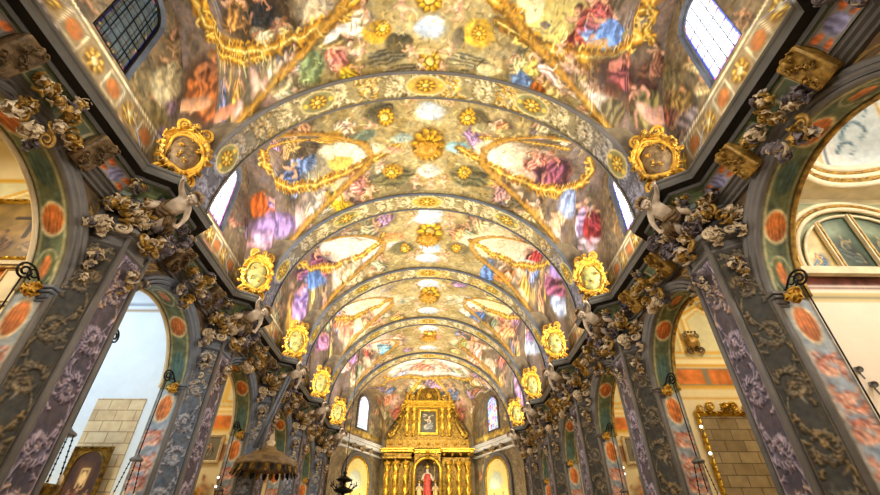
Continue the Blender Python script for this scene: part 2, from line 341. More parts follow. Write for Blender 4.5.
FEATS = [(0,'V','B',[-4.49,5.33],[2.02,0.45],[0.84,-0.71],(0.26,0.2,0.12),{'soft':0.3,'warp':0.15}),(0,'V','B',[-2.7,5.16],[0.87,0.22],[0.3,-0.45],(0.78,0.7,0.56),{'soft':0.5,'fold':0.15,'fq':12}),(0,'V','F',[-5.59,5.1],[1.21,-0.17],[-0.14,-0.46],(0.62,0.45,0.24),1,(0.86,0.66,0.5),None),(0,'V','F',[-4.35,5.52],[0.65,0.21],[0.48,-0.36],(0.82,0.76,0.6),2,(0.7,0.48,0.33),None),(0,'V','F',[-4.52,5.09],[0.7,0.07],[0.29,-0.41],(0.16,0.15,0.14),3,(0.72,0.5,0.36),None),(0,'V','F',[-3.83,5.52],[0.51,-0.15],[-0.22,-0.29],(0.75,0.66,0.45),4,(0.75,0.55,0.4),None),(0,'V','B',[-5.96,5.79],[1.31,0.2],[0.21,-0.11],(0.7,0.55,0.28),{'soft':0.4}),(0,'V','B',[-4.7,5.68],[0.4,-0.06],[-0.03,-0.07],(0.93,0.87,0.72),{'warp':0.02}),(0,'V','G',[[-8.56,4.95],[-8.49,5.45],[-7.03,5.82],[-5.51,5.95],[-4.23,5.85],[-3.05,5.57],[-2.16,5.23],[-1.65,4.83]],0.3,(0.85,0.62,0.16)),(0,'V','G',[[-8.32,4.95],[-8.46,5.16],[-7.37,5.42],[-8.51,5.66],[-7.35,5.97],[-5.63,6.1],[-4.75,6.01]],0.16,(0.85,0.62,0.16)),(0,'V','G',[[-1.85,4.85],[-2.2,5.15],[-1.93,5.38]],0.2,(0.85,0.62,0.16)),(0,'V','B',[-8.59,6.45],[0.63,0.09],[0.24,-0.61],(0.3,0.22,0.16),{'soft':0.5}),(0,'V','F',[-8.52,6.38],[0.82,0.09],[0.17,-0.53],(0.62,0.36,0.18),5,(0.72,0.46,0.28),None),(0,'V','B',[-8.88,6.7],[0.61,-0.07],[-0.07,-0.1],(0.86,0.64,0.48),{'vol':0.4}),(0,'V','B',[-6.91,6.79],[1.46,-0.07],[-0.37,-0.08],(0.8,0.55,0.42),{}),(0,'V','B',[-5.09,6.88],[0.89,0.15],[0.02,-0.67],(0.4,0.36,0.28),{'soft':0.5}),(0,'V','C',[-4.76,6.64],[0.89,0.08],[-0.11,-0.61],(0.93,0.76,0.68),6),(0,'V','C',[-5.44,6.88],[0.75,0.13],[-0.04,-0.29],(0.86,0.7,0.66),7),(0,'V','F',[-3.98,6.45],[0.64,0.38],[0.32,-0.59],(0.9,0.82,0.62),8,(0.95,0.8,0.66),None),(0,'V','F',[-3.55,6.1],[0.45,0.04],[0.01,-0.37],(0.9,0.72,0.66),9,(0.95,0.78,0.64),None),(0,'V','B',[-3.17,6.38],[0.36,0.22],[0.28,-0.49],(0.5,0.55,0.36),{'fold':0.25,'fq':9}),(0,'V','F',[-2.34,6.22],[0.4,0.37],[0.4,-0.4],(0.85,0.5,0.42),10,(0.95,0.75,0.6),None),(0,'V','B',[-2.35,5.66],[0.41,-0.23],[-0.06,-0.11],(0.88,0.87,0.84),{'fold':0.1}),(0,'V','B',[-2.71,7.1],[0.5,-0.09],[-0.04,-0.18],(0.5,0.58,0.72),{'fold':0.25}),(0,'V','F',[-2.09,6.76],[0.16,0.43],[0.43,-0.17],(0.88,0.7,0.2),11,(0.86,0.66,0.5),None),(0,'V','P',[-1.79,6.23],[0.2,0.23],[0.22,-0.2],2),(0,'V','B',[-1.12,6.48],[0.71,-0.11],[-0.04,-0.28],(0.42,0.38,0.27),{'fold':0.3,'fq':14,'fa':1.5,'soft':0.3}),(0,'V','B',[-0.73,6.93],[0.8,-0.12],[-0.03,-0.24],(0.5,0.45,0.33),{'fold':0.3,'fq':14,'fa':1.5}),(0,'V','B',[-1.25,5.76],[0.47,-0.06],[-0.04,-0.33],(0.82,0.64,0.2),{'soft':0.2}),(0,'V','R',[-1.11,5.69],[0.21,0.02],[0.02,-0.21]),(0,'V','B',[-0.74,6.07],[0.41,-0.13],[-0.07,-0.27],(0.35,0.31,0.2),{}),(0,'V','B',[0.13,5.68],[0.58,-0.01],[0.0,-0.44],(0.74,0.68,0.5),{'soft':0.2}),(0,'V','B',[0.13,5.68],[0.45,-0.01],[0.0,-0.34],(0.82,0.88,0.93),{'vol':-0.1,'warp':0.03}),(0,'V','B',[0.21,5.55],[0.31,-0.06],[-0.02,-0.12],(0.96,0.93,0.84),{'soft':0.7}),(0,'V','R',[0.13,6.61],[0.37,-0.01],[0.0,-0.38]),(0,'V','C',[0.13,6.35],[0.55,-0.01],[0.0,-0.23],(0.92,0.8,0.55),12),(0,'V','P',[-0.37,6.35],[0.24,-0.15],[-0.13,-0.24],3),(0,'V','P',[0.68,6.26],[0.24,0.12],[0.13,-0.24],4),(0,'V','P',[-0.16,6.76],[0.2,-0.04],[-0.03,-0.21],5),(0,'V','P',[0.47,6.75],[0.2,0.02],[0.03,-0.21],6),(0,'V','P',[-0.58,5.2],[0.32,-0.16],[-0.16,-0.29],7),(0,'V','P',[0.84,5.17],[0.32,0.15],[0.16,-0.31],8),(0,'V','R',[0.13,4.97],[0.37,-0.01],[0.0,-0.35]),(0,'V','B',[1.41,5.73],[0.47,0.03],[0.06,-0.4],(0.88,0.7,0.24),{'soft':0.2,'fold':0.06}),(0,'V','R',[1.41,5.73],[0.21,-0.04],[-0.02,-0.2]),(0,'V','B',[0.88,5.92],[0.19,0.01],[0.05,-0.37],(0.5,0.46,0.36),{'vol':0.4}),(0,'V','B',[1.25,6.54],[0.79,0.04],[0.02,-0.23],(0.56,0.52,0.38),{'fold':0.3,'fq':14,'fa':1.5}),(0,'V','B',[1.05,6.93],[0.52,0.01],[0.01,-0.15],(0.62,0.57,0.4),{}),(0,'V','B',[3.67,5.23],[1.72,-0.38],[-0.49,-0.64],(0.86,0.78,0.46),{'soft':0.25,'warp':0.08}),(0,'V','B',[2.71,5.0],[0.43,-0.07],[-0.14,-0.33],(0.93,0.88,0.66),{'warp':0.05,'soft':0.1}),(0,'V','B',[3.21,5.32],[0.16,0.0],[-0.02,-0.08],(0.5,0.45,0.4),{}),(0,'V','B',[5.34,5.7],[2.19,-0.32],[-0.19,-0.15],(0.74,0.68,0.42),{}),(0,'V','B',[2.93,5.44],[0.42,0.04],[0.0,-0.06],(0.72,0.66,0.42),{}),(0,'V','F',[4.58,5.32],[0.87,-0.13],[-0.39,-0.47],(0.62,0.26,0.2),13,(0.86,0.66,0.5),None),(0,'V','F',[5.07,4.98],[0.95,-0.01],[-0.21,-0.46],(0.7,0.36,0.34),14,(0.86,0.66,0.5),None),(0,'V','F',[5.59,5.42],[1.34,0.1],[0.03,-0.48],(0.42,0.55,0.8),15,(0.85,0.62,0.48),(0.5,0.62,0.86)),(0,'V','B',[5.77,5.45],[0.78,0.09],[0.19,-0.31],(0.46,0.6,0.86),{'fold':0.2,'fq':8}),(0,'V','B',[5.24,5.68],[0.55,-0.08],[-0.13,-0.11],(0.85,0.68,0.5),{}),(0,'V','G',[[1.68,4.88],[1.98,5.02],[2.47,5.21],[2.52,5.55],[3.38,5.81],[4.33,5.92],[5.51,5.94],[7.07,5.82],[8.49,5.56],[7.6,5.21],[8.56,4.96],[8.59,4.7]],0.32,(0.85,0.62,0.16)),(0,'V','G',[[8.34,4.79],[8.72,5.08],[8.57,5.4],[8.89,5.67]],0.2,(0.85,0.62,0.16)),(0,'V','G',[[1.9,5.37],[2.29,5.5],[2.81,5.63]],0.34,(0.55,0.42,0.14)),(0,'V','F',[3.06,6.14],[0.56,-0.02],[0.02,-0.56],(0.9,0.74,0.36),16,(0.96,0.8,0.64),None),(0,'V','F',[3.53,6.5],[0.57,-0.34],[-0.26,-0.55],(0.92,0.7,0.42),17,(0.95,0.78,0.64),None),(0,'V','F',[4.0,6.23],[0.82,0.14],[0.25,-0.39],(0.9,0.74,0.68),18,(0.96,0.8,0.66),None),(0,'V','F',[4.98,6.47],[0.9,0.09],[0.35,-0.28],(0.9,0.78,0.66),19,(0.96,0.8,0.66),None),(0,'V','B',[2.75,6.81],[0.38,0.09],[0.11,-0.31],(0.45,0.55,0.72),{'fold':0.25}),(0,'V','B',[3.31,6.88],[0.28,0.04],[0.06,-0.21],(0.75,0.42,0.16),{'fold':0.3}),(0,'V','C',[5.34,6.64],[1.07,-0.01],[0.04,-0.23],(0.94,0.86,0.78),20),(0,'V','C',[4.48,7.06],[0.61,-0.16],[-0.02,-0.3],(0.9,0.74,0.66),21),(0,'V','B',[1.78,6.69],[0.37,-0.0],[0.01,-0.18],(0.95,0.88,0.64),{'fold':0.1}),(0,'V','F',[2.51,6.3],[0.26,-0.25],[-0.22,-0.25],(0.8,0.74,0.5),22,(0.86,0.66,0.5),None),(0,'V','P',[4.71,6.94],[0.23,-0.13],[-0.08,-0.21],9),(0,'V','P',[4.16,5.98],[0.32,0.05],[0.08,-0.16],10),(0,'V','P',[3.77,5.77],[0.3,0.02],[0.03,-0.17],11),(0,'V','B',[7.28,6.26],[2.4,-0.12],[-1.93,-0.55],(0.36,0.27,0.2),{'soft':0.5}),(0,'V','F',[6.89,6.13],[2.2,-0.01],[-0.1,-0.36],(0.45,0.25,0.25),23,(0.75,0.48,0.4),None),(0,'V','F',[8.58,6.58],[0.57,-0.2],[-0.29,-0.27],(0.5,0.45,0.28),24,(0.85,0.62,0.52),None),(0,'V','B',[8.87,6.73],[0.44,0.11],[0.13,-0.1],(0.85,0.66,0.58),{}),(0,'V','B',[6.09,6.74],[0.93,0.09],[0.85,-0.19],(0.48,0.42,0.28),{'fold':0.3,'fq':12}),(0,'L','F',[5.83,8.5],[0.28,0.42],[-0.19,0.25],(0.74,0.5,0.42),25,(0.85,0.66,0.58),None),(0,'L','B',[5.54,8.33],[0.39,0.37],[-0.15,0.66],(0.52,0.46,0.32),{'fold':0.2}),(0,'L','F',[5.91,9.6],[0.48,0.65],[-0.21,0.5],(0.62,0.6,0.46),26,(0.8,0.66,0.5),None),(0,'L','B',[6.24,8.24],[0.39,0.53],[-0.25,0.32],(0.5,0.44,0.28),{'fold':0.2}),(0,'L','F',[5.65,10.47],[0.39,0.73],[-0.27,0.35],(0.5,0.42,0.3),27,(0.78,0.58,0.48),None),(0,'L','B',[6.05,9.1],[0.4,0.61],[-0.28,0.37],(0.78,0.74,0.58),{'fold':0.15}),(0,'R','F',[6.03,8.98],[-0.49,-0.59],[-0.17,0.46],(0.55,0.45,0.25),28,(0.78,0.6,0.44),None),(0,'R','F',[5.22,9.09],[-0.33,-0.56],[-0.21,0.29],(0.7,0.62,0.45),29,(0.86,0.66,0.5),None),(0,'R','B',[5.95,9.68],[-0.36,-0.57],[-0.28,0.4],(0.46,0.42,0.3),{'fold':0.2}),(0,'R','F',[5.33,8.32],[-0.21,-0.49],[-0.26,0.08],(0.8,0.7,0.5),31,(0.86,0.66,0.5),None),(0,'V','F',[9.06,5.95],[0.51,-0.01],[-0.05,-0.35],(0.5,0.34,0.26),32,(0.86,0.66,0.5),None),(0,'R','F',[3.9,8.26],[-0.21,-0.43],[-0.17,0.24],(0.5,0.4,0.3),33,(0.86,0.66,0.5),None),(1,'V','B',[-3.78,10.18],[2.39,-0.23],[0.01,-0.76],(0.62,0.58,0.46),{'soft':0.3}),(1,'V','B',[-2.65,9.69],[1.44,0.04],[0.13,-0.64],(0.97,0.92,0.76),{'soft':0.3,'vol':0.05}),(1,'V','F',[-5.23,10.01],[1.26,-0.26],[-0.16,-0.68],(0.42,0.5,0.66),34,(0.86,0.62,0.5),None),(1,'V','F',[-5.89,10.49],[1.12,0.16],[0.59,-0.46],(0.36,0.42,0.58),35,(0.86,0.66,0.5),None),(1,'V','B',[-4.82,9.59],[1.28,-0.26],[0.07,-0.37],(0.35,0.3,0.22),{'fold':0.2}),(1,'V','F',[-3.84,8.01],[0.42,0.27],[0.21,-0.42],(0.85,0.62,0.44),36,(0.86,0.66,0.5),None),(1,'V','F',[-5.05,9.01],[0.89,-0.2],[0.55,-1.04],(0.6,0.5,0.3),37,(0.86,0.66,0.5),None),(1,'V','F',[-2.59,8.49],[0.16,0.51],[0.45,-0.13],(0.9,0.76,0.62),38,(0.96,0.82,0.68),None),(1,'V','B',[-2.23,8.98],[0.65,-0.1],[-0.04,-0.26],(0.5,0.56,0.46),{'fold':0.2}),(1,'V','B',[-3.17,8.79],[0.53,-0.01],[0.15,-0.42],(0.8,0.62,0.2),{}),(1,'V','B',[-3.11,10.06],[0.67,-0.13],[-0.01,-0.26],(0.9,0.76,0.36),{}),(1,'V','P',[-1.71,8.49],[0.07,0.4],[0.34,-0.08],39),(1,'V','G',[[-8.45,9.61],[-8.56,10.23],[-7.71,10.66],[-5.92,10.85],[-4.2,10.74],[-2.96,10.4],[-1.89,9.99],[-1.3,9.68],[-0.88,9.49]],0.26,(0.85,0.62,0.16)),(1,'V','G',[[-8.34,9.69],[-5.44,9.15],[-4.07,8.99],[-2.88,9.04],[-2.03,9.19]],0.12,(0.85,0.62,0.16)),(1,'V','F',[-8.47,11.32],[0.76,-0.15],[-0.3,-0.44],(0.72,0.38,0.24),40,(0.9,0.66,0.54),(0.55,0.46,0.62)),(1,'V','B',[-8.89,11.21],[0.31,-0.01],[0.01,-0.28],(0.8,0.4,0.16),{'fold':0.2}),(1,'V','B',[-8.6,11.7],[0.47,-0.04],[-0.21,-0.22],(0.82,0.68,0.82),{'fold':0.25,'fq':8}),(1,'V','B',[-7.17,11.57],[2.4,-0.01],[-0.2,-0.24],(0.58,0.48,0.66),{'fold':0.25}),(1,'V','C',[-8.78,11.87],[0.61,-0.01],[-0.03,-0.11],(0.86,0.68,0.72),41),(1,'V','C',[-3.96,11.56],[0.83,0.39],[0.1,-1.08],(0.94,0.84,0.74),42),(1,'V','C',[-4.94,11.86],[0.71,0.31],[0.01,-0.73],(0.9,0.76,0.72),43),(1,'V','F',[-4.03,11.25],[0.93,0.1],[0.32,-0.38],(0.93,0.86,0.74),44,(0.97,0.84,0.72),None),(1,'V','F',[-3.1,11.44],[0.67,0.6],[0.34,-0.78],(0.92,0.7,0.18),45,(0.96,0.78,0.64),(0.94,0.76,0.3)),(1,'V','F',[-2.49,10.72],[0.35,0.57],[0.42,-0.4],(0.86,0.56,0.5),46,(0.86,0.66,0.5),None),(1,'V','P',[-2.2,11.42],[0.29,0.36],[0.24,-0.37],47),(1,'V','B',[-3.2,10.71],[0.46,-0.2],[-0.1,-0.11],(0.82,0.76,0.6),{}),(1,'V','B',[-1.22,10.88],[0.86,-0.07],[-0.05,-0.52],(0.42,0.39,0.25),{'fold':0.25,'fq':12,'fa':1.5}),(1,'V','B',[-1.23,10.58],[0.42,-0.01],[-0.02,-0.34],(0.8,0.6,0.2),{}),(1,'V','R',[-1.24,10.68],[0.25,0.05],[0.03,-0.33]),(1,'V','B',[-0.82,11.55],[0.82,-0.05],[-0.02,-0.31],(0.56,0.5,0.34),{}),(1,'V','B',[1.57,10.76],[0.87,0.04],[0.04,-0.55],(0.42,0.39,0.25),{'fold':0.25,'fq':12,'fa':1.5}),(1,'V','R',[1.34,10.62],[0.25,-0.06],[-0.02,-0.33]),(1,'V','B',[0.12,8.28],[0.66,-0.01],[0.0,-0.51],(0.72,0.66,0.48),{'soft':0.2}),(1,'V','B',[0.12,8.24],[0.5,-0.01],[0.0,-0.36],(0.84,0.88,0.9),{'warp':0.03}),(1,'V','P',[-0.54,7.78],[0.26,-0.09],[-0.08,-0.29],48),(1,'V','P',[0.79,7.74],[0.26,0.07],[0.08,-0.29],49),(1,'V','R',[0.09,9.53],[0.57,-0.01],[0.0,-0.71]),(1,'V','R',[0.09,9.53],[0.37,-0.01],[0.0,-0.46]),(1,'V','B',[0.08,10.69],[0.5,-0.01],[0.0,-0.38],(0.86,0.84,0.76),{'warp':0.03}),(1,'V','P',[-0.43,11.27],[0.28,-0.12],[-0.09,-0.38],50),(1,'V','P',[0.63,11.23],[0.28,0.11],[0.09,-0.4],51),(1,'V','P',[0.12,11.38],[0.26,-0.0],[0.0,-0.36],52),(1,'V','B',[-1.49,8.17],[0.56,-0.09],[-0.04,-0.35],(0.36,0.33,0.22),{}),(1,'V','B',[1.55,8.32],[0.63,0.05],[0.05,-0.36],(0.4,0.36,0.24),{}),(1,'V','R',[-1.26,8.38],[0.28,0.03],[0.03,-0.33]),(1,'V','R',[1.32,8.33],[0.28,-0.04],[-0.02,-0.33]),(1,'V','B',[-0.8,9.25],[0.46,0.0],[-0.0,-0.2],(0.66,0.7,0.62),{}),(1,'V','B',[1.07,9.56],[0.47,-0.02],[0.01,-0.29],(0.6,0.76,0.76),{}),(1,'V','B',[-1.17,9.7],[0.47,0.09],[0.01,-0.2],(0.86,0.66,0.5),{}),(1,'V','B',[3.9,10.12],[2.38,0.29],[-0.01,-0.84],(0.88,0.76,0.62),{'soft':0.25}),(1,'V','B',[2.74,9.55],[1.16,0.12],[-0.07,-0.69],(0.95,0.86,0.72),{}),(1,'V','B',[5.28,10.25],[1.67,0.13],[0.02,-0.59],(0.36,0.2,0.2),{'soft':0.35,'fold':0.25}),(1,'V','F',[5.03,10.08],[1.14,-0.12],[-0.45,-0.74],(0.5,0.28,0.34),53,(0.75,0.5,0.42),None),(1,'V','F',[4.06,9.8],[0.61,-0.01],[-0.15,-0.57],(0.8,0.5,0.42),54,(0.86,0.66,0.5),None),(1,'V','B',[3.5,10.43],[0.97,0.11],[0.03,-0.25],(0.9,0.76,0.66),{}),(1,'V','F',[2.37,8.4],[0.16,-0.51],[-0.42,-0.14],(0.85,0.6,0.4),55,(0.95,0.8,0.64),None),(1,'V','B',[3.06,8.5],[0.91,-0.15],[-0.0,-0.19],(0.7,0.62,0.4),{'fold':0.2}),(1,'V','F',[3.64,7.99],[0.32,-0.4],[-0.31,-0.28],(0.9,0.8,0.6),56,(0.86,0.66,0.5),None),(1,'V','B',[1.74,8.65],[0.32,-0.09],[-0.02,-0.23],(0.66,0.62,0.44),{}),(1,'V','G',[[1.07,9.56],[1.86,9.93],[2.86,10.4],[4.25,10.77],[5.79,10.85],[8.46,10.68],[8.72,10.23],[8.44,9.69]],0.26,(0.85,0.62,0.16)),(1,'V','G',[[1.77,8.99],[2.77,8.8],[4.05,9.07],[5.9,9.41]],0.12,(0.85,0.62,0.16)),(1,'V','F',[3.39,11.28],[0.71,-0.59],[-0.3,-0.84],(0.48,0.42,0.3),57,(0.9,0.74,0.6),None),(1,'V','F',[4.29,11.4],[0.89,0.15],[0.26,-0.46],(0.8,0.68,0.46),58,(0.95,0.78,0.64),None),(1,'V','C',[5.01,11.63],[1.12,0.1],[0.22,-0.16],(0.94,0.8,0.68),59),(1,'V','F',[2.73,10.92],[0.41,-0.44],[-0.25,-0.49],(0.66,0.5,0.48),60,(0.86,0.66,0.5),None),(1,'V','B',[3.34,12.18],[0.61,0.05],[0.12,-0.55],(0.4,0.34,0.26),{'fold':0.2}),(1,'V','P',[5.54,11.45],[0.66,0.05],[0.24,-0.19],61),(1,'V','F',[8.44,11.34],[0.68,0.05],[0.1,-0.43],(0.66,0.56,0.72),62,(0.9,0.68,0.56),(0.74,0.72,0.86)),(1,'V','B',[8.85,11.57],[0.42,0.07],[0.2,-0.24],(0.55,0.2,0.2),{'fold':0.25}),(1,'V','F',[8.93,11.39],[0.49,-0.01],[0.0,-0.27],(0.55,0.22,0.24),63,(0.86,0.66,0.5),None),(1,'V','C',[8.61,11.79],[0.48,-0.01],[0.02,-0.12],(0.86,0.78,0.84),64),(1,'V','B',[6.81,11.09],[1.24,0.08],[0.61,-0.35],(0.6,0.66,0.82),{'fold':0.2}),(1,'L','F',[10.46,8.9],[0.72,0.62],[-0.27,0.35],(0.7,0.5,0.42),65,(0.86,0.66,0.5),None),(1,'L','B',[10.69,9.53],[0.54,0.49],[-0.4,0.51],(0.45,0.4,0.34),{}),(1,'L','B',[10.06,7.61],[0.54,0.41],[-0.25,0.32],(0.72,0.5,0.44),{'fold':0.2}),(1,'R','F',[9.91,9.21],[-0.76,-0.7],[-0.25,0.36],(0.5,0.42,0.3),66,(0.86,0.66,0.5),None),(1,'R','B',[10.24,8.48],[-0.66,-0.54],[-0.25,0.35],(0.56,0.46,0.32),{'fold':0.2}),(2,'V','B',[-3.92,15.04],[2.36,-0.42],[0.02,-0.85],(0.97,0.93,0.83),{'soft':0.25,'vol':0.05}),(2,'V','F',[-5.8,15.43],[1.35,-0.01],[0.18,-0.63],(0.5,0.28,0.36),67,(0.86,0.66,0.5),None),(2,'V','F',[-8.41,15.81],[0.52,-0.01],[0.03,-0.41],(0.5,0.3,0.42),68,(0.86,0.66,0.5),None),(2,'V','F',[-2.29,13.43],[0.17,0.73],[0.47,-0.19],(0.62,0.6,0.46),69,(0.86,0.66,0.5),None),(2,'V','B',[-1.6,14.34],[0.68,0.02],[-0.01,-0.4],(0.88,0.62,0.38),{}),(2,'V','G',[[-8.95,15.6],[-7.25,15.81],[-4.65,15.74],[-3.12,15.32],[-2.16,14.64],[-1.82,13.86]],0.22,(0.85,0.62,0.16)),(2,'V','F',[-8.41,16.41],[0.73,-0.11],[-0.16,-0.36],(0.52,0.44,0.68),70,(0.85,0.6,0.6),(0.7,0.62,0.84)),(2,'V','B',[-8.58,16.71],[0.39,-0.07],[-0.21,-0.19],(0.74,0.6,0.86),{'fold':0.25}),(2,'V','B',[-6.89,16.1],[1.78,-0.01],[-0.0,-0.27],(0.4,0.52,0.74),{'fold':0.2}),(2,'V','F',[-3.45,16.05],[0.59,0.72],[0.49,-0.62],(0.92,0.8,0.6),71,(0.97,0.82,0.68),None),(2,'V','C',[-4.22,16.41],[0.72,0.3],[-0.04,-0.53],(0.93,0.78,0.7),72),(2,'V','F',[-2.19,15.84],[0.39,0.63],[0.32,-0.57],(0.7,0.72,0.56),73,(0.86,0.66,0.5),None),(2,'V','B',[-1.13,15.18],[0.62,0.05],[0.0,-0.51],(0.46,0.42,0.28),{}),(2,'V','B',[1.35,15.07],[0.63,-0.07],[0.0,-0.51],(0.5,0.45,0.3),{}),(2,'V','B',[0.11,12.98],[0.56,-0.01],[0.0,-0.42],(0.85,0.88,0.88),{}),(2,'V','R',[0.11,14.18],[0.55,-0.01],[0.0,-0.87]),(2,'V','B',[0.11,15.23],[0.53,-0.01],[0.0,-0.51],(0.78,0.85,0.9),{}),(2,'V','P',[-0.53,13.26],[0.31,-0.12],[-0.1,-0.46],74),(2,'V','P',[0.85,13.2],[0.31,0.11],[0.1,-0.49],75),(2,'V','P',[-0.44,15.9],[0.3,-0.16],[-0.1,-0.51],76),(2,'V','P',[0.66,15.84],[0.3,0.13],[0.1,-0.54],77),(2,'V','R',[-1.0,15.21],[0.22,0.05],[0.02,-0.37]),(2,'V','R',[1.27,15.1],[0.22,-0.08],[-0.02,-0.36]),(2,'V','B',[4.18,14.62],[2.38,0.34],[-0.13,-1.09],(0.88,0.78,0.64),{'soft':0.25}),(2,'V','B',[2.88,13.55],[0.93,-0.46],[-0.1,-0.81],(0.94,0.84,0.66),{}),(2,'V','F',[5.78,15.05],[1.05,-0.01],[-0.22,-0.6],(0.6,0.2,0.18),78,(0.86,0.66,0.5),None),(2,'V','B',[4.82,15.51],[1.46,0.12],[0.02,-0.19],(0.8,0.84,0.76),{}),(2,'V','F',[1.17,14.02],[0.19,-0.61],[-0.38,-0.22],(0.85,0.62,0.4),79,(0.86,0.66,0.5),None),(2,'V','F',[2.08,13.07],[0.27,-0.64],[-0.42,-0.31],(0.8,0.7,0.5),80,(0.86,0.66,0.5),None),(2,'V','G',[[1.84,14.34],[2.98,15.17],[4.36,15.59],[5.97,15.69],[8.43,15.43]],0.22,(0.85,0.62,0.16)),(2,'V','F',[8.4,16.11],[1.38,0.08],[0.11,-0.42],(0.55,0.32,0.42),81,(0.86,0.62,0.56),(0.66,0.52,0.66)),(2,'V','B',[8.91,16.61],[0.48,0.07],[0.17,-0.17],(0.72,0.78,0.92),{'fold':0.2}),(2,'V','B',[8.73,15.79],[0.35,-0.01],[-0.02,-0.31],(0.6,0.5,0.72),{'fold':0.2}),(2,'V','F',[3.48,15.97],[0.73,-0.42],[-0.32,-0.45],(0.85,0.52,0.24),82,(0.96,0.78,0.62),None),(2,'V','B',[2.83,16.18],[0.38,-0.18],[-0.01,-0.96],(0.42,0.54,0.76),{'fold':0.25}),(2,'V','C',[4.61,16.4],[0.91,0.09],[0.19,-0.18],(0.92,0.82,0.68),83),(3,'V','B',[-3.75,19.7],[1.84,-0.49],[0.44,-2.36],(0.96,0.88,0.72),{}),(3,'V','F',[-5.55,20.63],[1.19,-0.01],[0.04,-0.45],(0.82,0.5,0.34),84,(0.86,0.66,0.5),None),(3,'V','G',[[-6.44,20.64],[-4.37,20.58],[-2.75,19.95],[-1.87,19.08]],0.2,(0.85,0.62,0.16)),(3,'V','F',[-8.51,21.27],[0.62,-0.06],[-0.14,-0.28],(0.7,0.48,0.62),85,(0.86,0.62,0.56),None),(3,'V','F',[-3.18,20.8],[0.53,0.69],[0.4,-0.53],(0.93,0.7,0.5),86,(0.86,0.66,0.5),None),(3,'V','B',[-5.26,21.14],[0.89,-0.01],[-0.01,-0.25],(0.86,0.6,0.5),{'fold':0.2}),(3,'V','B',[0.1,18.66],[0.61,-0.01],[0.0,-0.48],(0.9,0.9,0.86),{}),(3,'V','R',[0.1,19.25],[0.52,-0.01],[0.0,-1.0]),(3,'V','C',[-1.06,19.72],[0.73,0.25],[0.03,-0.62],(0.76,0.74,0.6),87),(3,'V','C',[1.27,19.62],[0.74,-0.27],[-0.03,-0.62],(0.78,0.74,0.56),88),(3,'V','P',[-0.55,20.47],[0.27,0.04],[0.01,-0.55],89),(3,'V','P',[0.81,20.4],[0.27,-0.08],[-0.01,-0.55],90),(3,'V','B',[3.79,19.8],[1.69,0.31],[-0.01,-0.72],(0.93,0.86,0.62),{}),(3,'V','G',[[1.99,19.05],[3.15,20.03],[4.72,20.47],[6.35,20.52]],0.2,(0.85,0.62,0.16)),(3,'V','F',[2.8,20.39],[0.63,-0.21],[-0.27,-0.54],(0.36,0.5,0.74),91,(0.86,0.66,0.5),None),(3,'V','F',[5.04,20.91],[1.01,-0.06],[-0.2,-0.39],(0.88,0.6,0.4),92,(0.86,0.66,0.5),None),(3,'V','F',[8.51,21.11],[0.57,0.04],[0.08,-0.39],(0.62,0.5,0.66),93,(0.86,0.66,0.5),None),(3,'V','B',[8.4,21.46],[1.21,-0.01],[0.01,-0.18],(0.72,0.78,0.88),{'fold':0.2}),(4,'V','B',[-3.29,23.19],[0.97,0.74],[0.3,-2.31],(0.94,0.8,0.7),{}),(4,'V','F',[-4.82,22.41],[0.52,0.89],[0.81,-2.26],(0.74,0.5,0.66),94,(0.86,0.66,0.5),None),(4,'V','F',[-2.82,24.91],[0.52,0.25],[0.25,-0.68],(0.5,0.72,0.8),95,(0.86,0.66,0.5),None),(4,'V','F',[-1.74,23.99],[0.39,0.78],[0.3,-0.78],(0.92,0.74,0.6),96,(0.86,0.66,0.5),None),(4,'V','B',[0.09,23.54],[0.6,-0.01],[0.0,-0.54],(0.93,0.88,0.8),{}),(4,'V','B',[0.09,24.22],[0.86,-0.01],[0.0,-0.42],(0.88,0.6,0.5),{}),(4,'V','R',[0.09,23.81],[0.42,-0.01],[0.0,-0.95]),(4,'V','F',[3.02,24.5],[0.33,-2.25],[-0.46,-2.35],(0.9,0.66,0.56),97,(0.86,0.66,0.5),None),(4,'V','F',[4.91,22.12],[0.56,-0.9],[-0.2,-0.93],(0.66,0.5,0.66),98,(0.86,0.66,0.5),None),(4,'V','F',[2.08,23.97],[0.44,-0.71],[-0.25,-1.15],(0.62,0.66,0.4),99,(0.86,0.66,0.5),None),(4,'V','F',[5.87,22.28],[-1.19,-2.08],[-1.33,-2.0],(0.4,0.52,0.74),100,(0.86,0.66,0.5),None),(4,'V','F',[-7.56,25.99],[2.4,-0.01],[-0.06,-0.28],(0.85,0.64,0.6),101,(0.86,0.66,0.5),None)]
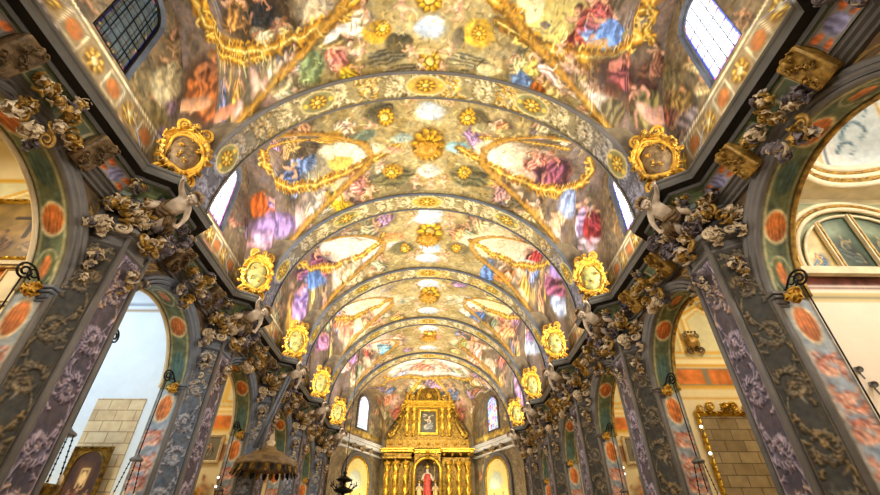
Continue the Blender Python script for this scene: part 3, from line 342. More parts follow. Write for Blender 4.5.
# ------------------------------------------------------------------ materials
def mat(name, col, rough=.6, metal=0., noise=.15, scale=6., bump=.15, col2=None, spec=.4, bscale=None):
    m = bpy.data.materials.new(name); m.use_nodes = True; nt = m.node_tree; N = nt.nodes; Lk = nt.links; b = N['Principled BSDF']
    tc = N.new('ShaderNodeTexCoord'); ns = N.new('ShaderNodeTexNoise'); ns.inputs['Scale'].default_value = scale; ns.inputs['Detail'].default_value = 5
    Lk.new(tc.outputs['Object'], ns.inputs['Vector'])
    cr = N.new('ShaderNodeValToRGB'); c2 = col2 or tuple(max(0, v*(1-noise*2)) for v in col); c1 = col if col2 else tuple(min(1, v*(1+noise)) for v in col)
    cr.color_ramp.elements[0].color = L4(c2); cr.color_ramp.elements[1].color = L4(c1); cr.color_ramp.elements[0].position = .32; cr.color_ramp.elements[1].position = .68
    Lk.new(ns.outputs['Fac'], cr.inputs['Fac']); Lk.new(cr.outputs['Color'], b.inputs['Base Color'])
    b.inputs['Roughness'].default_value = rough; b.inputs['Metallic'].default_value = metal; b.inputs['Specular IOR Level'].default_value = spec
    if bump:
        n2 = N.new('ShaderNodeTexNoise'); n2.inputs['Scale'].default_value = bscale or scale*4; n2.inputs['Detail'].default_value = 4; Lk.new(tc.outputs['Object'], n2.inputs['Vector'])
        bp = N.new('ShaderNodeBump'); bp.inputs['Strength'].default_value = bump; bp.inputs['Distance'].default_value = .03; Lk.new(n2.outputs['Fac'], bp.inputs['Height']); Lk.new(bp.outputs['Normal'], b.inputs['Normal'])
    return m
def attr_mat(name, rough=.65, emit=0., metal=0., spec=.3, var=.12):
    m = bpy.data.materials.new(name); m.use_nodes = True; nt = m.node_tree; N = nt.nodes; Lk = nt.links; b = N['Principled BSDF']
    at = N.new('ShaderNodeAttribute'); at.attribute_name = 'Col'
    tc = N.new('ShaderNodeTexCoord'); ns = N.new('ShaderNodeTexNoise'); ns.inputs['Scale'].default_value = 9; ns.inputs['Detail'].default_value = 6; Lk.new(tc.outputs['Object'], ns.inputs['Vector'])
    mr = N.new('ShaderNodeMapRange'); mr.inputs['From Min'].default_value = .3; mr.inputs['From Max'].default_value = .7; mr.inputs['To Min'].default_value = 1-var; mr.inputs['To Max'].default_value = 1+var
    Lk.new(ns.outputs['Fac'], mr.inputs['Value'])
    mx = N.new('ShaderNodeVectorMath'); mx.operation = 'SCALE'; Lk.new(at.outputs['Color'], mx.inputs[0]); Lk.new(mr.outputs['Result'], mx.inputs['Scale'])
    if emit:
        Lk.new(at.outputs['Color'], b.inputs['Emission Color']); b.inputs['Emission Strength'].default_value = emit; Lk.new(at.outputs['Color'], b.inputs['Base Color'])
    else: Lk.new(mx.outputs['Vector'], b.inputs['Base Color'])
    b.inputs['Roughness'].default_value = rough; b.inputs['Metallic'].default_value = metal; b.inputs['Specular IOR Level'].default_value = spec
    return m
def brick_mat(name, c1, c2, mortar, sc=1., ax='Z'):
    m = bpy.data.materials.new(name); m.use_nodes = True; nt = m.node_tree; N = nt.nodes; Lk = nt.links; b = N['Principled BSDF']
    tc = N.new('ShaderNodeTexCoord'); sx = N.new('ShaderNodeSeparateXYZ'); cx = N.new('ShaderNodeCombineXYZ'); Lk.new(tc.outputs['Object'], sx.inputs[0]); Lk.new(sx.outputs['X'], cx.inputs['X']); Lk.new(sx.outputs[ax], cx.inputs['Y'])
    br = N.new('ShaderNodeTexBrick'); br.inputs['Scale'].default_value = sc; br.inputs['Brick Width'].default_value = .5; br.inputs['Row Height'].default_value = .27; br.inputs['Mortar Size'].default_value = .012
    br.inputs['Color1'].default_value = L4(c1); br.inputs['Color2'].default_value = L4(c2); br.inputs['Mortar'].default_value = L4(mortar); Lk.new(cx.outputs[0], br.inputs['Vector'])
    ns = N.new('ShaderNodeTexNoise'); ns.inputs['Scale'].default_value = 5; ns.inputs['Detail'].default_value = 7; Lk.new(tc.outputs['Object'], ns.inputs['Vector'])
    mx = N.new('ShaderNodeMix'); mx.data_type = 'RGBA'; mx.blend_type = 'OVERLAY'; mx.inputs['Factor'].default_value = .6; Lk.new(br.outputs['Color'], mx.inputs['A']); Lk.new(ns.outputs['Color'], mx.inputs['B'])
    hs = N.new('ShaderNodeRGBToBW'); Lk.new(ns.outputs['Color'], hs.inputs[0]); Lk.new(hs.outputs[0], mx.inputs['B']); Lk.new(mx.outputs['Result'], b.inputs['Base Color']); b.inputs['Roughness'].default_value = .85
    return m
def emit_mat(name, col, st):
    m = bpy.data.materials.new(name); m.use_nodes = True; b = m.node_tree.nodes['Principled BSDF']; b.inputs['Base Color'].default_value = L4(col); b.inputs['Emission Color'].default_value = L4(col); b.inputs['Emission Strength'].default_value = st; return m
M = {}
M['fresco'] = attr_mat('fresco', .75); M['plain'] = attr_mat('painted_plaster', .75, var=.02); M['relief'] = attr_mat('painted_relief', .55, var=.2); M['picture'] = attr_mat('oil_picture', .35, spec=.5)
M['stone'] = mat('grey_moulding', (.42, .405, .39), .5, noise=.05, scale=3.); M['stone_d'] = mat('dark_moulding', (.22, .21, .2), .5, noise=.1, scale=3.)
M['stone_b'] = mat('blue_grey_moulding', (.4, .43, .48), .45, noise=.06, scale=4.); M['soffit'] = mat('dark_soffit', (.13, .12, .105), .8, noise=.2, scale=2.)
M['cream'] = mat('cream_plaster', (.9, .83, .68), .7, noise=.06, scale=2., bump=.05); M['white'] = mat('white_plaster', (.9, .9, .9), .8, noise=.03, scale=1., bump=.03)
M['stucco'] = mat('cream_stucco', (.9, .83, .7), .55, noise=.2, scale=7., col2=(.66, .57, .45)); M['violet'] = mat('violet_stucco', (.52, .48, .5), .5, scale=6., col2=(.27, .25, .27))
M['ochre'] = mat('ochre_gilding', (.8, .64, .3), .4, metal=.3, scale=9., col2=(.42, .3, .12)); M['gold'] = mat('gold_leaf', (.88, .72, .26), .3, metal=.7, scale=8., col2=(.6, .44, .1), bump=.3, bscale=14)
M['gold_d'] = mat('aged_gold', (.6, .46, .14), .4, metal=.6, scale=10., col2=(.24, .17, .05), bump=.3, bscale=16)
M['yellow'] = mat('yellow_gilt_stucco', (.92, .74, .28), .42, metal=.15, scale=7., col2=(.74, .52, .13), bump=.3); M['brown'] = mat('carved_brown', (.54, .44, .3), .5, scale=9., col2=(.3, .23, .14), bump=.5)
M['flesh'] = mat('putto_stone', (.82, .75, .66), .45, noise=.1, scale=5., bump=.04); M['hair'] = mat('putto_hair', (.56, .46, .33), .6, noise=.2, scale=10.)
M['iron'] = mat('black_iron', (.08, .075, .07), .45, metal=.5, noise=.2, bump=0); M['wood'] = mat('gilt_wood', (.6, .5, .34), .45, scale=5., col2=(.35, .27, .16))
M['floor'] = mat('marble_floor', (.62, .56, .48), .3, noise=.1, scale=1.); M['brick_w'] = brick_mat('warm_stone_blocks', (.86, .78, .62), (.76, .66, .5), (.62, .52, .38)); M['brick_d'] = brick_mat('grey_stone_blocks', (.64, .57, .43), (.52, .45, .32), (.4, .34, .24), 1., 'Y')
M['glass_day'] = attr_mat('window_daylight', .3, emit=4.); M['glass_dim'] = attr_mat('window_dim', .25, emit=.25, spec=.6); M['glass_apse'] = attr_mat('window_apse', .3, emit=1.05)
M['lip'] = mat('cornice_grey', (.33, .32, .3), .5, noise=.05, scale=3.); M['rib_side'] = mat('rib_side_plaster', (.6, .54, .42), .7, scale=4., col2=(.42, .38, .32))
M['grey_metal'] = mat('grey_metal', (.45, .45, .45), .4, metal=.5, noise=.05, bump=0); M['bulb'] = emit_mat('lit_bulb', (1, .93, .8), 6.)
M['red_marble'] = mat('red_marble', (.5, .27, .22), .35, scale=8., col2=(.26, .12, .11)); M['orange_marble'] = mat('orange_marble', (.82, .5, .25), .4, scale=7., col2=(.6, .3, .14)); M['green_marble'] = mat('green_marble', (.42, .47, .32), .4, scale=5., col2=(.22, .28, .18))
M['fresco_plain'] = mat('apse_plaster', (.5, .44, .34), .7, noise=.15, scale=3.)
# ------------------------------------------------------------------ the vault
VA, VB, VG, SS = .785, .705, .66, .8*K
WX = .915   # lunette wall, set back behind the cornice
FLOORZ = -EYE/K
def fz(x): return 1+VB*np.sqrt(np.clip(1-(x/VA)**2, 0, 1))
def gz(y, b):
    c = (PY[b]+PY[b+1])/2; hw = (PY[b+1]-PY[b])/2; return 1+VG*np.sqrt(np.clip(1-((y-c)/hw)**2, 0, 1))
def run_features(cv, bay, where):
    for ft in FEATS:
        if ft[0] != bay or ft[1] != where: continue
        t = ft[2]
        if t in 'SG' and isinstance(ft[3][0], list):
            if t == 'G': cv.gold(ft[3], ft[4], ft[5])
            else: cv.stroke(ft[3], ft[4], ft[5])
            continue
        Fm = (ft[3], ft[4], ft[5])
        if t == 'B': kw = dict(vol=.22, soft=.25); kw.update(ft[7]); cv.blob(*Fm, ft[6], **kw)
        elif t == 'F': cv.figure(Fm, ft[6], ft[8], ft[7], ft[9])
        elif t == 'P': cv.putto(Fm, ft[6])
        elif t == 'C': cv.cloud(Fm, ft[6], seed=ft[7])
        elif t == 'R': cv.rosette(Fm)
def vault_canvas(bi, res):
    """bi: index into PY of the nearer pier pair"""
    y0, y1 = PY[bi]*K, PY[bi+1]*K; hs = PI/2*SS+(WX-VA)*K; cv = Cv(2*hs, y1-y0, res, (.6, .53, .36), 20+bi, (-hs, y0)); b = bi-1
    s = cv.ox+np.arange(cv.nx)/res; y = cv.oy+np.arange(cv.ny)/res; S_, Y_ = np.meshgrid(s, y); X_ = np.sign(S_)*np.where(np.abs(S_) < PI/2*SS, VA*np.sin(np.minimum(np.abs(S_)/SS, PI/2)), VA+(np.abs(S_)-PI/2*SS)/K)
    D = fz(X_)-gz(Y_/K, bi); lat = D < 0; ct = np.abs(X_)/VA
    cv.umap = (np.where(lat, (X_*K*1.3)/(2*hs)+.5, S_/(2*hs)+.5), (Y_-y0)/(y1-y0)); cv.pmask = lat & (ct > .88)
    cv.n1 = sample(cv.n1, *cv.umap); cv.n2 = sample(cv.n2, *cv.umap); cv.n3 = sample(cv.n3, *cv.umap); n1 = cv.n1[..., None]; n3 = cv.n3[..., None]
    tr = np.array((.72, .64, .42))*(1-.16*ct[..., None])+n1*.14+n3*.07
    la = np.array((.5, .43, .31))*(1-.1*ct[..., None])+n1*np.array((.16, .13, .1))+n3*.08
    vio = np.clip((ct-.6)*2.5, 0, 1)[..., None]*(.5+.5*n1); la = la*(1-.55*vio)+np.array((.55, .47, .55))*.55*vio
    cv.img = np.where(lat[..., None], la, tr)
    cy = (y0+y1)/2; L = y1-y0; r = random.Random(bi*7+3)
    pal = [(.85, .62, .46), (.5, .54, .7), (.8, .7, .42), (.62, .5, .62), (.88, .8, .64), (.66, .34, .28), (.56, .6, .46), (.93, .86, .72), (.86, .66, .3)]
    # painted architecture and small figures everywhere under the composed scenes
    for sg in (-1, 1):
        for k in range(16):
            ph = sg*r.uniform(.25, 1.45); yy = cy+r.uniform(-.47, .47)*L
            cv.blob((ph*SS, yy), (r.uniform(.3, .8), r.uniform(-.3, .3)), (r.uniform(-.2, .2), r.uniform(.2, .5)), r.choice([(.42, .37, .26), (.66, .58, .4), (.55, .5, .46), (.76, .66, .42)]), soft=.5, fold=.2, fq=11, a=.8)
        if b >= 0:
            for k in range(9 if b < 2 else 13):
                ph = sg*(.3+k*.125+r.uniform(-.05, .05)); yy = cy+(r.choice([-1, 1])*r.uniform(.1, .42))*L; q = r.uniform(.4, .62); a = r.uniform(-.8, .8)
                cv.figure(((ph*SS, yy), (q*math.cos(a), q*math.sin(a)), (q*math.sin(a), -q*math.cos(a)*1.1)), r.choice(pal), seed=r.randint(1, 9999))
        # the long painted scene of each side cell, framed in gold
        if b >= 2:
            c = (sg*.62*SS, cy-.02*L)
            cv.blob(c, (2.3, 0), (0, .85), r.choice([(.93, .86, .7), (.9, .8, .64), (.86, .84, .78)]), soft=.2, vol=.1)
            for k in range(5): q = r.uniform(.4, .6); cv.figure(((c[0]+sg*r.uniform(-.3, 1.9), c[1]+r.uniform(-.4, .4)), (q, 0), (0, -q)), r.choice(pal), seed=r.randint(1, 999))
    if b >= 2:
        for sg in (-1, 1):
            cv.figure(((sg*1.12*SS, cy+.17*L), (.8, 0), (.1, -.8)), [(.5, .56, .76), (.66, .5, .66), (.76, .4, .34)][(b+(sg > 0)) % 3], seed=b*9+sg)
            cv.cloud(((sg*.75*SS, cy+.3*L), (1., 0), (0, .5)), (.93, .82, .7), seed=b*3+sg)
            cv.putto(((sg*.5*SS, cy+.33*L), (.4, 0), (0, -.45)), b*5+sg)
    run_features(cv, b, 'V')
    # gilt band on the groins, drawn only where two cells meet
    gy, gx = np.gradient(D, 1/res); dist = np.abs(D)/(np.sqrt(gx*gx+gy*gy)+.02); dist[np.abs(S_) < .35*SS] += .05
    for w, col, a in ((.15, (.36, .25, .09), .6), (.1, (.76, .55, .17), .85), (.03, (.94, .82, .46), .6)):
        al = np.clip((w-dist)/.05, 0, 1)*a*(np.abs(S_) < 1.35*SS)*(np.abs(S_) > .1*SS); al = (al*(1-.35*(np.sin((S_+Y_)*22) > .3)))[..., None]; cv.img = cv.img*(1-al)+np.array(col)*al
    if b >= 0:
        if b > 1: cv.rosette(((0, cy), (.5, 0), (0, .5)), 12)
        for e in (-1, 1):
            if b > 1: cv.blob((0, cy+e*L*.28), (.62, 0), (0, .38), (.84, .88, .9), soft=.15, warp=.04)
            for sg in (-1, 1):
                cv.putto(((sg*.75, cy+e*L*.25), (.3*sg, .1), (.1, -.36)), int(5+e+sg)) if b > 1 else None
        cv.gold([(-.1, y0+.4), (-2, y0+.47), (-4, y0+.43)], .05) if b > 1 else None
    if b >= 0: cv.painterly({0: 16, 1: 14}.get(b, 9), .03, bi, .1, .68, 1.32)
    cv.speck(.1, .05, bi); return cv
RES = {0: 9, 1: 42, 2: 40, 3: 32, 4: 28, 5: 28}
for bi in range(6):
    cv = vault_canvas(bi, RES[bi]); b = bi-1
    def vf(U, V, bi=bi):
        s_ = (2*U-1)*(PI/2*SS+(WX-VA)*K); q_ = np.abs(s_); x = np.sign(s_)*np.where(q_ < PI/2*SS, VA*np.sin(np.minimum(q_/SS, PI/2)), VA+(q_-PI/2*SS)/K); y = PY[bi]+(PY[bi+1]-PY[bi])*V; z = np.maximum(fz(x), gz(y, bi)); return x*K, y*K, EYE+z*K
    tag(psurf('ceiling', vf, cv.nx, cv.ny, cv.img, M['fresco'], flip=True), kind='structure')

# lunette walls with their windows
def win_outline(yc, hw, z0, zs, n=9):
    pts = [(yc-hw, z0), (yc-hw, zs)]
    for k in range(1, n): a = PI-PI*k/n; pts.append((yc+hw*math.cos(a), zs+hw*1.05*math.sin(a)))
    return pts+[(yc+hw, zs), (yc+hw, z0)]
def glass_canvas(kind, hw, z0, zt):
    c = Cv(2*hw*K, (zt-z0)*K, 42, (.93, .96, 1.) if kind != 'dim' else (.3, .38, .42), 77)
    w, h = c.w, c.h
    bl = {'dim': (.06, .08, .3), 'left': (.85, .35, .75), 'right': (.25, .3, .85)}[kind]; b2 = {'dim': (.3, .3, .15), 'left': (.4, .45, .95), 'right': (.9, .3, .3)}[kind]
    if kind == 'dim': c.img *= (1+.25*c.n3[..., None])
    for (q, col, wd) in ((.035, bl, .09), (.12, b2, .035)):
        c.stroke([(q, q), (q, h), (w-q, h), (w-q, q), (q, q)], wd, col, soft=.2)
    r = random.Random(3)
    for k in range(60):
        e = r.choice([0, 1, 2, 3]); t = r.random(); p = [(.09, t*h), (w-.09, t*h), (t*w, .1), (t*w, h-.1)][e]
        c.dab(p[0], p[1], .035, r.choice([b2, bl, (.9, .8, .4), (.9, .4, .4)]), .8)
    ld = (.1, .1, .12) if kind == 'dim' else (.62, .66, .75)
    for k in range(1, 6): c.stroke([(w*k/6, .15), (w*k/6, h)], .018, ld, a=.8 if kind == 'dim' else .4)
    for k in range(1, int(h/.2)): c.stroke([(.12, k*.2), (w-.12, k*.2)], .018, ld, a=.8 if kind == 'dim' else .4)
    return c.img
wn = 0
for bi in range(0, 6):
    b = bi-1; y0, y1 = PY[bi], PY[bi+1]; yc = (y0+y1)/2; hw_l = (y1-y0)/2
    ycw = .712 if b == 0 else yc
    for sg in (-1, 1):
        n = 9; wo = win_outline(ycw, .09, 1.225, 1.51, n); go = win_outline(ycw, .078, 1.245, 1.51, n)
        # wall ring between window opening and the lunette's outline
        cvw = Cv((y1-y0)*K, .68*K, RES[bi] if bi else 9, (.52, .46, .36), 50+bi*2+(sg > 0), (y0*K, .99*K))
        cvw.img = cvw.img*(1+.3*cvw.n1[..., None]+.15*cvw.n3[..., None]); r = random.Random(bi*3+sg)
        if b >= 0:
            for k in range(6): q = r.uniform(.4, .75); cvw.figure(((ycw*K+r.choice([-1, 1])*r.uniform(1, 1.9), K*r.uniform(1.08, 1.45)), (q, 0), (0, q)), r.choice([(.6, .5, .36), (.55, .5, .5), (.66, .42, .34), (.5, .5, .4), (.6, .5, .62)]), (.72, .57, .44), seed=r.randint(1, 999))
            run_features(cvw, b, 'L' if sg < 0 else 'R')
        def band():
            cvw.blob((yc*K, 1.155*K), ((y1-y0)*K*.7, 0), (0, .34), (.62, .55, .42), soft=.1, warp=.01)
            for k in range(9):
                yy = (y0+.06+(y1-y0-.12)*k/8)*K
                if k % 2: cvw.blob((yy, 1.15*K), (.2, 0), (0, .2), (.74, .47, .26), soft=.2, vol=.1, warp=.03); cvw.stroke([(yy-.24, 1.115*K), (yy+.24, 1.115*K), (yy+.24, 1.185*K), (yy-.24, 1.185*K), (yy-.24, 1.115*K)], .05, (.9, .85, .7))
                else: cvw.rosette(((yy, 1.15*K), (.25, 0), (0, .25)), 7, (.85, .7, .34), (.93, .85, .62), (.5, .38, .2))
            cvw.stroke([(y0*K, 1.205*K), (y1*K, 1.205*K)], .06, (.95, .9, .74)); cvw.stroke([(y0*K, 1.218*K), (y1*K, 1.218*K)], .05, (.42, .36, .26))
        if b >= 0: cvw.painterly(12, .03, bi, .1)
        if b >= 0: band()
        cvw.speck(.12, .05, bi)
        # radial loft: t runs round both outlines
        NT = 160 if bi else 40; NR = 60 if bi else 6
        def outl(t):
            a = PI*t; return yc-hw_l*math.cos(a), 1+VG*math.sin(a)
        wpts = np.array(wo); seg = np.r_[0, np.cumsum(np.hypot(*np.diff(wpts, axis=0).T))]; seg /= seg[-1]
        T = np.linspace(0, 1, NT); wy = np.interp(T, seg, wpts[:, 0]); wz = np.interp(T, seg, wpts[:, 1]); oy = yc-hw_l*np.cos(PI*T); oz = 1+VG*np.sin(PI*T)
        # the lower edge: below the sill a separate strip
        Vv = np.linspace(0, 1, NR)[:, None]; Yg = wy*(1-Vv)+oy*Vv; Zg = wz*(1-Vv)+oz*Vv
        def emit_patch(Yg, Zg, nm='wall_'+SIDE[sg]):
            P = np.stack([np.full_like(Yg, sg*WX*K), Yg*K, EYE+Zg*K], -1); U_ = (Yg*K-cvw.ox)/cvw.w; V_ = (Zg*K-cvw.oy)/cvw.h
            me = grid_mesh(nm, P, sample(cvw.img, U_, V_)); me.materials.append(M['fresco']); tag(link(nm, me), kind='structure')
        emit_patch(Yg, Zg)
        a = np.linspace(0, 1, NT)[None]; Vb = np.linspace(0, 1, 26 if bi else 4)[:, None]
        top_y = (ycw-.09)*(1-a)+(ycw+.09)*a; bot_y = y0*(1-a)+y1*a; emit_patch(top_y*(1-Vb)+bot_y*Vb, (1.225+0*a)*(1-Vb)+.99*Vb)
        if bi == 0: pass
        # splayed reveal, sill and glass
        wn += 1; root = empty('window_%d' % wn, W(sg*.93, ycw, 1.245)); tag(root, kind='structure')
        mb = MB(); vs = []; m_ = len(wo)
        for (o, x) in ((wo, WX), (go, .935)):
            for p in o: q = Vector(W(sg*x, p[0], p[1]))-root.location; vs.append(q)
        fs = [(i, i+1, i+1+m_, i+m_) for i in range(m_-1)]+[(m_-1, 0, m_, 2*m_-1)]; mb.add(vs, fs, 0); mb.build('window_reveal', M['stone_b'], root)
        kind = 'dim' if (b <= 0 and sg < 0) else SIDE[sg]; gi = glass_canvas(kind, .078, 1.245, 1.59)
        def gf(U, V, sg=sg):
            zz = 1.245+V*(.265+.0819*np.sqrt(np.clip(1-(2*U-1)**2, 0, 1))); return sg*.934*K+0*U, (ycw-.078+.156*U)*K, EYE+zz*K
        g = psurf('pane', gf, 60, 110, gi, M['glass_dim' if kind == 'dim' else 'glass_day'], None); g.parent = root; g.matrix_parent_inverse = Matrix.Translation(-root.location)
        mb = MB(); mb.tube([Vector(W(sg*.932, p[0], p[1]))-root.location for p in go], .035, 6, closed=True)
        for k in range(1, 4): yy = ycw-.078+.156*k/4; mb.tube([Vector(W(sg*.932, yy, 1.245))-root.location, Vector(W(sg*.932, yy, 1.575))-root.location], .012, 5)
        for k in range(1, 5): zz = 1.245+.06*k; mb.tube([Vector(W(sg*.932, ycw-.078, zz))-root.location, Vector(W(sg*.932, ycw+.078, zz))-root.location], .012, 5)
        mb.build('window_frame', M['stone_b' if kind != 'dim' else 'iron'], root)

# ------------------------------------------------------------------ transverse ribs
RA, RB, RW = .756, .69, .06
ribL = PI*.73*K
ribs_cv = []
for v in range(2):
    c = rinceau(ribL, RW*2*K, 34, (.62, .56, .38), (.9, .82, .6), (1, .97, .84), (.34, .28, .14), 60+v, acc=(.88, .66, .2), period=1.0, bgn=.06)
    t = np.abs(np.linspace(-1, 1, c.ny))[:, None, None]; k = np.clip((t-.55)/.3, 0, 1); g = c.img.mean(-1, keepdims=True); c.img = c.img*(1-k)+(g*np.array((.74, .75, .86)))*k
    for (p, w) in ((.5, .6), (.3, .55), (.7, .55), (.1, .45), (.9, .45)):
        cc = (c.w/2, ribL*p); c.blob(cc, (c.w*.42, 0), (0, w), (.93, .86, .6), soft=.1, warp=.02, rel=.6, vol=0); c.blob(cc, (c.w*.37, 0), (0, w*.9), (.56, .54, .34) if p != .5 else (.8, .66, .3), soft=.1, warp=.02, vol=0)
        c.rosette((cc, (c.w*.26, 0), (0, w*.5)), 8, (.93, .72, .2))
        for q in (-1, 1): c.dab(cc[0], cc[1]+q*w*.68, .09, (.95, .8, .3), rel=.8)
    c.stroke([(.03, 0), (.03, ribL)], .05, (.88, .78, .5), soft=.2); c.stroke([(c.w-.03, 0), (c.w-.03, ribL)], .05, (.88, .78, .5), soft=.2)
    ribs_cv.append(c)
for k in range(0, 7):
    yk = PY[k]; near = {0: .2, 1: .3, 2: 1, 3: .9, 4: .7, 5: .6, 6: .6}[k]
    root = empty('vault_rib', W(0, yk, 1.0)); off = Matrix.Translation(-root.location); c = ribs_cv[k % 2]
    tag(root, {0: 'painted rib arch over the rear of the nave', 1: 'painted rib arch directly overhead, in front of the nearest pilasters'}.get(k, 'cream and gold painted rib arch across the vault, ' + ['', '', 'nearest and widest of all', 'second from the viewer', 'third from the viewer', 'fourth from the viewer', 'smallest, framing the altar'][k]), 'arch', 'transverse ribs of the vault')
    def rf(U, V, yk=yk):
        a = PI*V; w = RW; return -RA*np.cos(a)*K, (yk-w+2*w*U)*K, EYE+(1+RB*np.sin(a))*K
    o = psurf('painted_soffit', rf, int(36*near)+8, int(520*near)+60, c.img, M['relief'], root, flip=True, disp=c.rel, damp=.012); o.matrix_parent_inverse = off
    mb = MB()
    for e in (-1, 1):
        vs = []; fs = []; n = 64
        for i in range(n+1):
            a = PI*i/n; 
            for (da, w) in ((-.006, RW-.004), (-.006, RW+.006), (.008, RW+.006), (.012, RW), (.1, RW)):
                vs.append(Vector(W(-(RA+da)*math.cos(a), yk+e*w, 1+(RB+da*.7)*math.sin(a)))-root.location)
        for i in range(n):
            for j in range(4): q = i*5+j; fs.append((q, q+1, q+6, q+5))
        mb.add(vs, fs, 0, True)
    mb.m = [1 if i_ % 4 == 3 else 0 for i_ in range(len(mb.f))]; mb.build('edge_moulding', [M['stone'] if k < 3 else M['stone_b'], M['rib_side']], root)

# ------------------------------------------------------------------ arcade walls, cornice, piers
def bay_geo(b): # bay -1..4
    y0, y1 = PY[b+1], PY[b+2]; return y0, y1, (y0+y1)/2, (.303 if b <= 0 else .266)
IMP = .58
cw = Cv(3.2, 7.6, 26, (.42, .34, .24), 90); cw.img *= 1+.25*cw.n1[..., None]+.1*cw.n3[..., None]
rr = random.Random(4)
for k in range(46):
    x = rr.uniform(0, 3.2); y = rr.uniform(0, 7.6); q = rr.uniform(.2, .4); a = rr.uniform(0, 6.28)
    for (dk, w) in (((.2, .15, .1), .13), ((.7, .55, .3), .08), ((.86, .74, .45), .03)):
        cw.stroke([(x+q*(1-t/14)*math.cos(a+t*.42), y+q*(1-t/14)*math.sin(a+t*.42)) for t in range(13)], w, dk, taper=(1.1, .5), a=.8)
cw.speck(.15, .04)
def arch_z(y, yc, r): return IMP+np.sqrt(np.clip(r*r-(y-yc)**2, 0, None))
ci = Cv(.6, 14.5, 40, (.5, .56, .58), 95)
def intrados_canvas(r, seed):
    jl = (IMP-FLOORZ)*K; al = PI*r*K; T = 2*jl+al; c = Cv(.6, T, 34, (.6, .64, .67), seed); c.img *= 1+.12*c.n1[..., None]; R_ = random.Random(seed)
    for j in range(2):
        s0, s1 = (0, jl) if j == 0 else (jl+al, T); n = int(jl/1.0); dr = 1 if j == 0 else -1
        for k in range(n):
            yy = (jl-.5-k*1.0) if j == 0 else (jl+al+.5+k*1.0)
            if k % 3 == 0:
                c.blob((.3, yy), (.22, 0), (0, .38), (.88, .8, .64), soft=.1, warp=.03, vol=0); c.blob((.3, yy), (.185, 0), (0, .33), (.76, .43, .2), soft=.15, warp=.04, fold=.2, fq=17)
            else:
                sub = rinceau(1.0, .46, 34, (.6, .64, .68), (.84, .5, .38), (.96, .82, .72), (.5, .28, .24), seed+k, period=1.1, paint=False).img
                i0, i1, j0, j1 = c.win(.07, .53, yy-.5, yy+.5)
                if j1-j0 > 4: UU, VV = np.meshgrid(np.linspace(0, 1, i1-i0), np.linspace(0, 1, j1-j0)); c.img[j0:j1, i0:i1] = sample(sub, UU, VV)
    n = max(5, int(al/.95)|1); st = al/n
    i0, i1, j0, j1 = c.win(0, .6, jl, jl+al); c.img[j0:j1] = np.array((.38, .42, .31))*(1+.35*c.n1[j0:j1, :, None]+.2*c.n3[j0:j1, :, None]); c.stroke([(.09, jl), (.09, jl+al)], .025, (.8, .75, .56)); c.stroke([(.51, jl), (.51, jl+al)], .025, (.8, .75, .56))
    for k in range(n):
        yy = jl+st*(k+.5); g = (.35, .4, .26) if k % 4 else (.3, .39, .35)
        if k % 2 == 0: c.blob((.3, yy), (.2, 0), (0, st*.42), (.8, .75, .56), soft=.08, warp=.05, vol=0) if k % 4 == 2 else None; c.blob((.3, yy), (.18, 0), (0, st*.38), g, soft=.1, warp=.05, fold=.15, fq=12, vol=.1); c.blob((.3, yy), (.1, 0), (0, st*.3), (.78, .46, .22), soft=.3, fold=.2) if k % 4 == 2 else None
        else: c.blob((.3, yy), (.24, 0), (0, .34), (.9, .82, .62), soft=.08, warp=.02, vol=0); c.blob((.3, yy), (.2, 0), (0, .29), (.76, .43, .2), soft=.12, warp=.03, fold=.22, fq=18)
    for x in (.035, .565): c.stroke([(x, 0), (x, T)], .05, (.78, .7, .48), soft=.2); c.stroke([(x, 0), (x, T)], .015, (.4, .36, .3))
    c.speck(.14, .04, seed); return c
IC = {.303: intrados_canvas(.303, 31), .266: intrados_canvas(.266, 32)}
def arch_path(yc, r, V, jl=None):
    """V 0..1 along jamb, arch, jamb -> y,z"""
    jl = IMP-FLOORZ; al = PI*r; T = 2*jl+al; s = V*T
    a = np.clip((s-jl)/r, 0, PI); y = np.where(s < jl, yc-r, np.where(s > jl+al, yc+r, yc-r*np.cos(a))); z = np.where(s < jl, FLOORZ+s, np.where(s > jl+al, FLOORZ+T-s, IMP+r*np.sin(a))); return y, z
for sg in (-1, 1):
    for b in range(-1, 5):
        y0, y1, yc, r = bay_geo(b); res = 1 if b < 0 else (2 if b < 2 else 1.4)
        for x, mt in ((.95, 'fresco'), (1.04, 'cream')):
            def wf(U, V, x=x):
                y = y0+(y1-y0)*U; inside = np.abs(y-yc) < r; zl = np.where(inside, arch_z(y, yc, r), FLOORZ); return sg*x*K, y*K, EYE+(zl+(.93+(.32 if x > 1 else 0)-zl)*V)*K
            # three pieces so that the opening stays clean
            for (ya, yb, hole) in ((y0, yc-r, 0), (yc-r, yc+r, 1), (yc+r, y1, 0)):
                def pf(U, V, x=x, ya=ya, yb=yb, hole=hole):
                    y = ya+(yb-ya)*(U if not hole else .5-.5*np.cos(PI*U)); zl = arch_z(y, yc, r) if hole else FLOORZ+0*U; zt = .93 if x < 1 else 1.25; return sg*x*K+0*U, y*K, EYE+(zl+(zt-zl)*V)*K
                nu, nv = (int(60*res), int(30*res)) if hole else (int(16*res), int(110*res))
                if x > 1: nu, nv = (40, 3) if hole else (2, 2)
                o = psurf('wall_'+SIDE[sg], pf, nu, nv, cw.img, M[mt], v1=1, u1=1 if hole else .35, v0=.75 if hole else 0); tag(o, kind='structure')
        c = IC[r]
        def inf(U, V): y, z = arch_path(yc, r, V); return sg*(.95+.09*U)*K, y*K, EYE+z*K
        o = psurf('wall_%s_arch_lining' % SIDE[sg], inf, int(12*res), int(260*res), c.img, M['relief']); tag(o, kind='structure')
